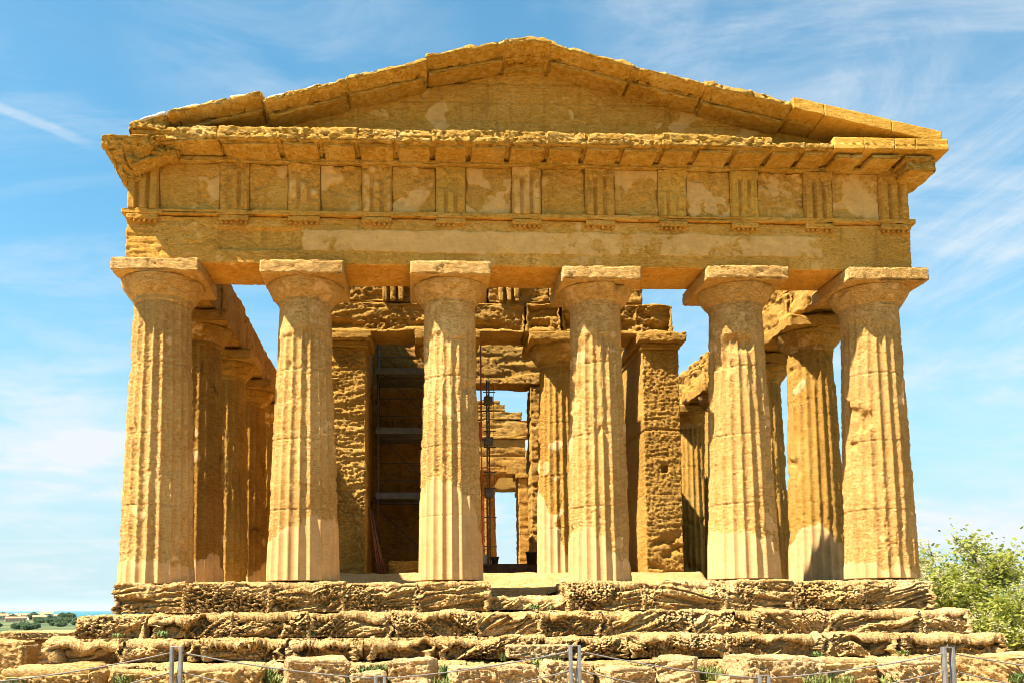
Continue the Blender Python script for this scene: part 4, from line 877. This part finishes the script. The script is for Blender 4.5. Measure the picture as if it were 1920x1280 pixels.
def tree(name, x, y, z0, H, spread, seed, label, nleaf=9000, nbloom=1800, leaf=.055, mat=None, cat='tree', lean=(0, 0), bush=False):
    rs = np.random.RandomState(seed); rd = random.Random(seed); o = empty(name, (x, y, z0), 0, label, cat)
    bag = Bag(); tips = []
    def branch(p, d, L, r, lev):
        pts = [p]; dd = d.copy()
        for k in range(5):
            dd = (dd+Vector((rd.uniform(-.22, .22), rd.uniform(-.22, .22), rd.uniform(-.05, .16)))).normalized(); pts.append(pts[-1]+dd*L/5)
        bag.add(tube(pts, [r*(1-.13*k) for k in range(6)], 6))
        if lev >= 2:
            for q_ in pts[1:]: tips.append(q_)
        if lev < 3:
            for k in range(4 if lev < 2 else 3):
                i = rd.randint(2, 5); a = rd.uniform(0, 6.283); up = rd.uniform(.1, .7)
                nd = (dd*.55+Vector((math.cos(a), math.sin(a), up))*.8).normalized()
                branch(pts[i], nd, L*rd.uniform(.52, .75), r*.5, lev+1)
    for k in range(4 if bush else 3):
        a = k*2.1+rd.uniform(-.4, .4); branch(Vector((.1*math.cos(a), .1*math.sin(a), 0)), Vector((math.cos(a)*.38*spread+lean[0], math.sin(a)*.38*spread+lean[1], 1)).normalized(), H*.42, .075*H/4, 0)
    bag.build('trunk', M_BARK, o)
    tp = np.array([tuple(t) for t in tips]); tp = tp[tp[:, 2] > H*.12]
    dens = sst(perlin(tp*1.1+seed), -.5, .5)+.15; pr = dens/dens.sum()
    c = tp[rs.choice(len(tp), nleaf, p=pr)]+rs.normal(size=(nleaf, 3))*np.array([.15, .15, .13])*H/4
    V, Q = cards(c, leaf, rs); mesh('crown', V, Q, mat or M_CROWN, o, None, False)
    if nbloom:
        cl = tp[rs.choice(len(tp), nbloom//14)]+rs.normal(size=(nbloom//14, 3))*.16
        c = np.repeat(cl, 14, 0)+rs.normal(size=(len(cl)*14, 3))*np.array([.05, .05, .09]); V, Q = cards(c, .05, rs); mesh('blossom', V, Q, M_BLOOM, o, None, False)
    return o
tree('acacia_tree', 18.3, 15.0, -3.6, 7.2, 1.15, 11, 'pale green blossoming tree rising beside the right end of the steps', 8500, 9000, .10)
tree('acacia_tree', 21.3, 14.2, -4.0, 5.0, 1.2, 23, 'lower bright green bush with cream blossom at the right edge of the photo', 9000, 8000, .095, bush=True)
tree('shrub', 20.5, 19.0, -4.4, 5.4, 1.3, 37, 'darker green shrub behind the blossoming tree', 8000, 1500, .10, M_CROWN2, 'shrub', bush=True)
tree('shrub', 18.0, 12.2, -3.6, 3.6, 1.2, 41, 'leafy shrub low in front of the blossoming tree by the end of the steps', 8000, 5000, .09, M_CROWN, 'shrub', bush=True)
# ------------------------------------------------------------------ far town and trees
def at_ang(tx, dist): return (-2.33+tx*dist, -18.4+dist)
M_WALL = [plain('town_wall_cream', (0.62, 0.50, 0.38), .9, 0, .1, .1), plain('town_wall_pink', (0.60, 0.38, 0.26), .9, 0, .1, .1), plain('town_wall_white', (0.72, 0.68, 0.62), .9, 0, .08, .1)]
M_TILE = plain('town_roof_tile', (0.46, 0.20, 0.11), .9, 0, .2, .2); M_WIN = plain('town_window', (0.06, 0.06, 0.07), .4, 0, .1)
def house(tx, dist, w, h, k, label):
    x, y = at_ang(tx, dist); z = ground_z(x, y)-1.0
    o = empty('house', (x, y, z), .15*math.sin(k*2.3)+.42, label, 'house', 'far houses above the sea')
    d = w*.7
    Bag().add(rbox((-w/2, -d/2, 0), (w/2, d/2, h), 30, .05)).build('wall', M_WALL[k % 3], o, False)
    rh = h*.35; V = np.array([(-w/2-.4, -d/2-.4, h+.02), (w/2+.4, -d/2-.4, h+.02), (w/2+.4, d/2+.4, h+.02), (-w/2-.4, d/2+.4, h+.02), (-w/2-.4, 0, h+rh), (w/2+.4, 0, h+rh)])
    bm_v = V.tolist(); me = bpy.data.meshes.new('roof'); me.from_pydata(bm_v, [], [(0, 1, 5, 4), (2, 3, 4, 5), (0, 4, 3), (1, 2, 5), (0, 3, 2, 1)]); link('roof', me, M_TILE, o)
    n = max(2, int(w/4))
    for i in range(n): Bag().add(bar((-w/2+w*(i+.3)/n, -d/2-.08, h*.45), (-w/2+w*(i+.62)/n, -d/2+.1, h*.72), .01)).build('window', M_WIN, o, False)
    return o
HL = [(-.462, 1500, 22, 9, 'whitish far house nearest the left edge'), (-.455, 1560, 16, 8, 'small cream far house second from the left edge'), (-.448, 1480, 22, 8, 'pink far house left of the dark round trees'), (-.4405, 1540, 20, 9, 'pale far house behind the pink one'),
      (-.446, 1250, 26, 6, 'long low far house closest below the village'), (-.433, 1600, 16, 9, 'white far house just left of the gap in the village'), (-.424, 1500, 24, 9, 'broad pink far house right of the dark tree'), (-.4195, 1380, 20, 7, 'low orange far house in front of the broad pink one'),
      (-.412, 1520, 20, 11, 'tallest cream far house near the right of the village'), (-.404, 1560, 18, 8, 'plain far house right of the tallest one'), (-.392, 1640, 14, 7, 'rightmost small pink far house alone among trees')]
for k, (tx, dist, w, h, lab) in enumerate(HL): house(tx, dist, w, h, k, lab)
M_FAR = leaf_mat('far_tree_leaf', (0.06, 0.11, 0.05), (0.12, 0.18, 0.08))
def far_proto():
    o = empty('far_tree', (0, 0, 0)); rs = np.random.RandomState(3)
    Bag().add(tube([(0, 0, 0), (.05, 0, .3), (0, 0, .6)], [.05, .04, .03], 6)).build('trunk', M_BARK, o)
    c = rs.normal(size=(520, 3)); c /= np.linalg.norm(c, axis=1)[:, None]; c *= rs.uniform(.35, 1, 520)[:, None]**.5
    c = c*np.array([.62, .62, .42])*(1+.35*perlin(c*2.2))[:, None]+np.array([0, 0, .62]); V, Q = cards(c, .14, rs, 1); mesh('crown', V, Q, M_FAR, o, None, False); return o
fp = far_proto(); rd = random.Random(8); first = True
spots = []
for k in range(22): spots.append((rd.uniform(-.47, -.385), rd.uniform(1450, 1700), rd.uniform(8, 13), 'trees among the far houses', 'dark rounded tree among the far houses'))
for k in range(36): spots.append((rd.uniform(-.425, -.37), rd.uniform(950, 1300), rd.uniform(4, 7), 'trees of the far grove', 'olive tree in the grove below the far houses'))
for k in range(16): spots.append((rd.uniform(-.47, -.38), rd.uniform(500, 800), rd.uniform(3, 5), 'bushes dotted over the far field', 'lone dark bush dotted on the pale green field'))
for k in range(70): spots.append((rd.uniform(.50, .66), rd.uniform(120, 900), rd.uniform(6, 12), 'trees on the slope to the right', 'dark tree on the distant slope behind the blossoming tree'))
for tx, dist, s, grp, lab in spots:
    o = fp if first else copy_tree(fp); first = False
    x, y = at_ang(tx, dist); o.location = (x, y, ground_z(x, y)-.5); o.scale = (s*rd.uniform(.9, 1.4), s*rd.uniform(.9, 1.4), s); o.rotation_euler.z = rd.uniform(0, 6.28); tag(o, lab, 'tree', grp)
# ------------------------------------------------------------------ air
hv = bpy.data.materials.new('haze_air'); hv.use_nodes = True; nt = hv.node_tree; nt.nodes.clear()
pv = N_(nt, 'ShaderNodeVolumePrincipled'); pv.inputs['Color'].default_value = (0.80, 0.90, 1.0, 1); pv.inputs['Density'].default_value = 7e-6; pv.inputs['Anisotropy'].default_value = 0.0
out = N_(nt, 'ShaderNodeOutputMaterial'); L_(nt, pv.outputs[0], out.inputs['Volume'])
hzb = mesh('haze', *rbox((-72000, -72000, -140), (72000, 72000, 330), 1e6, .01)[:2], hv); tag(hzb, 'thin blue air over the far land', None, None, 'stuff')
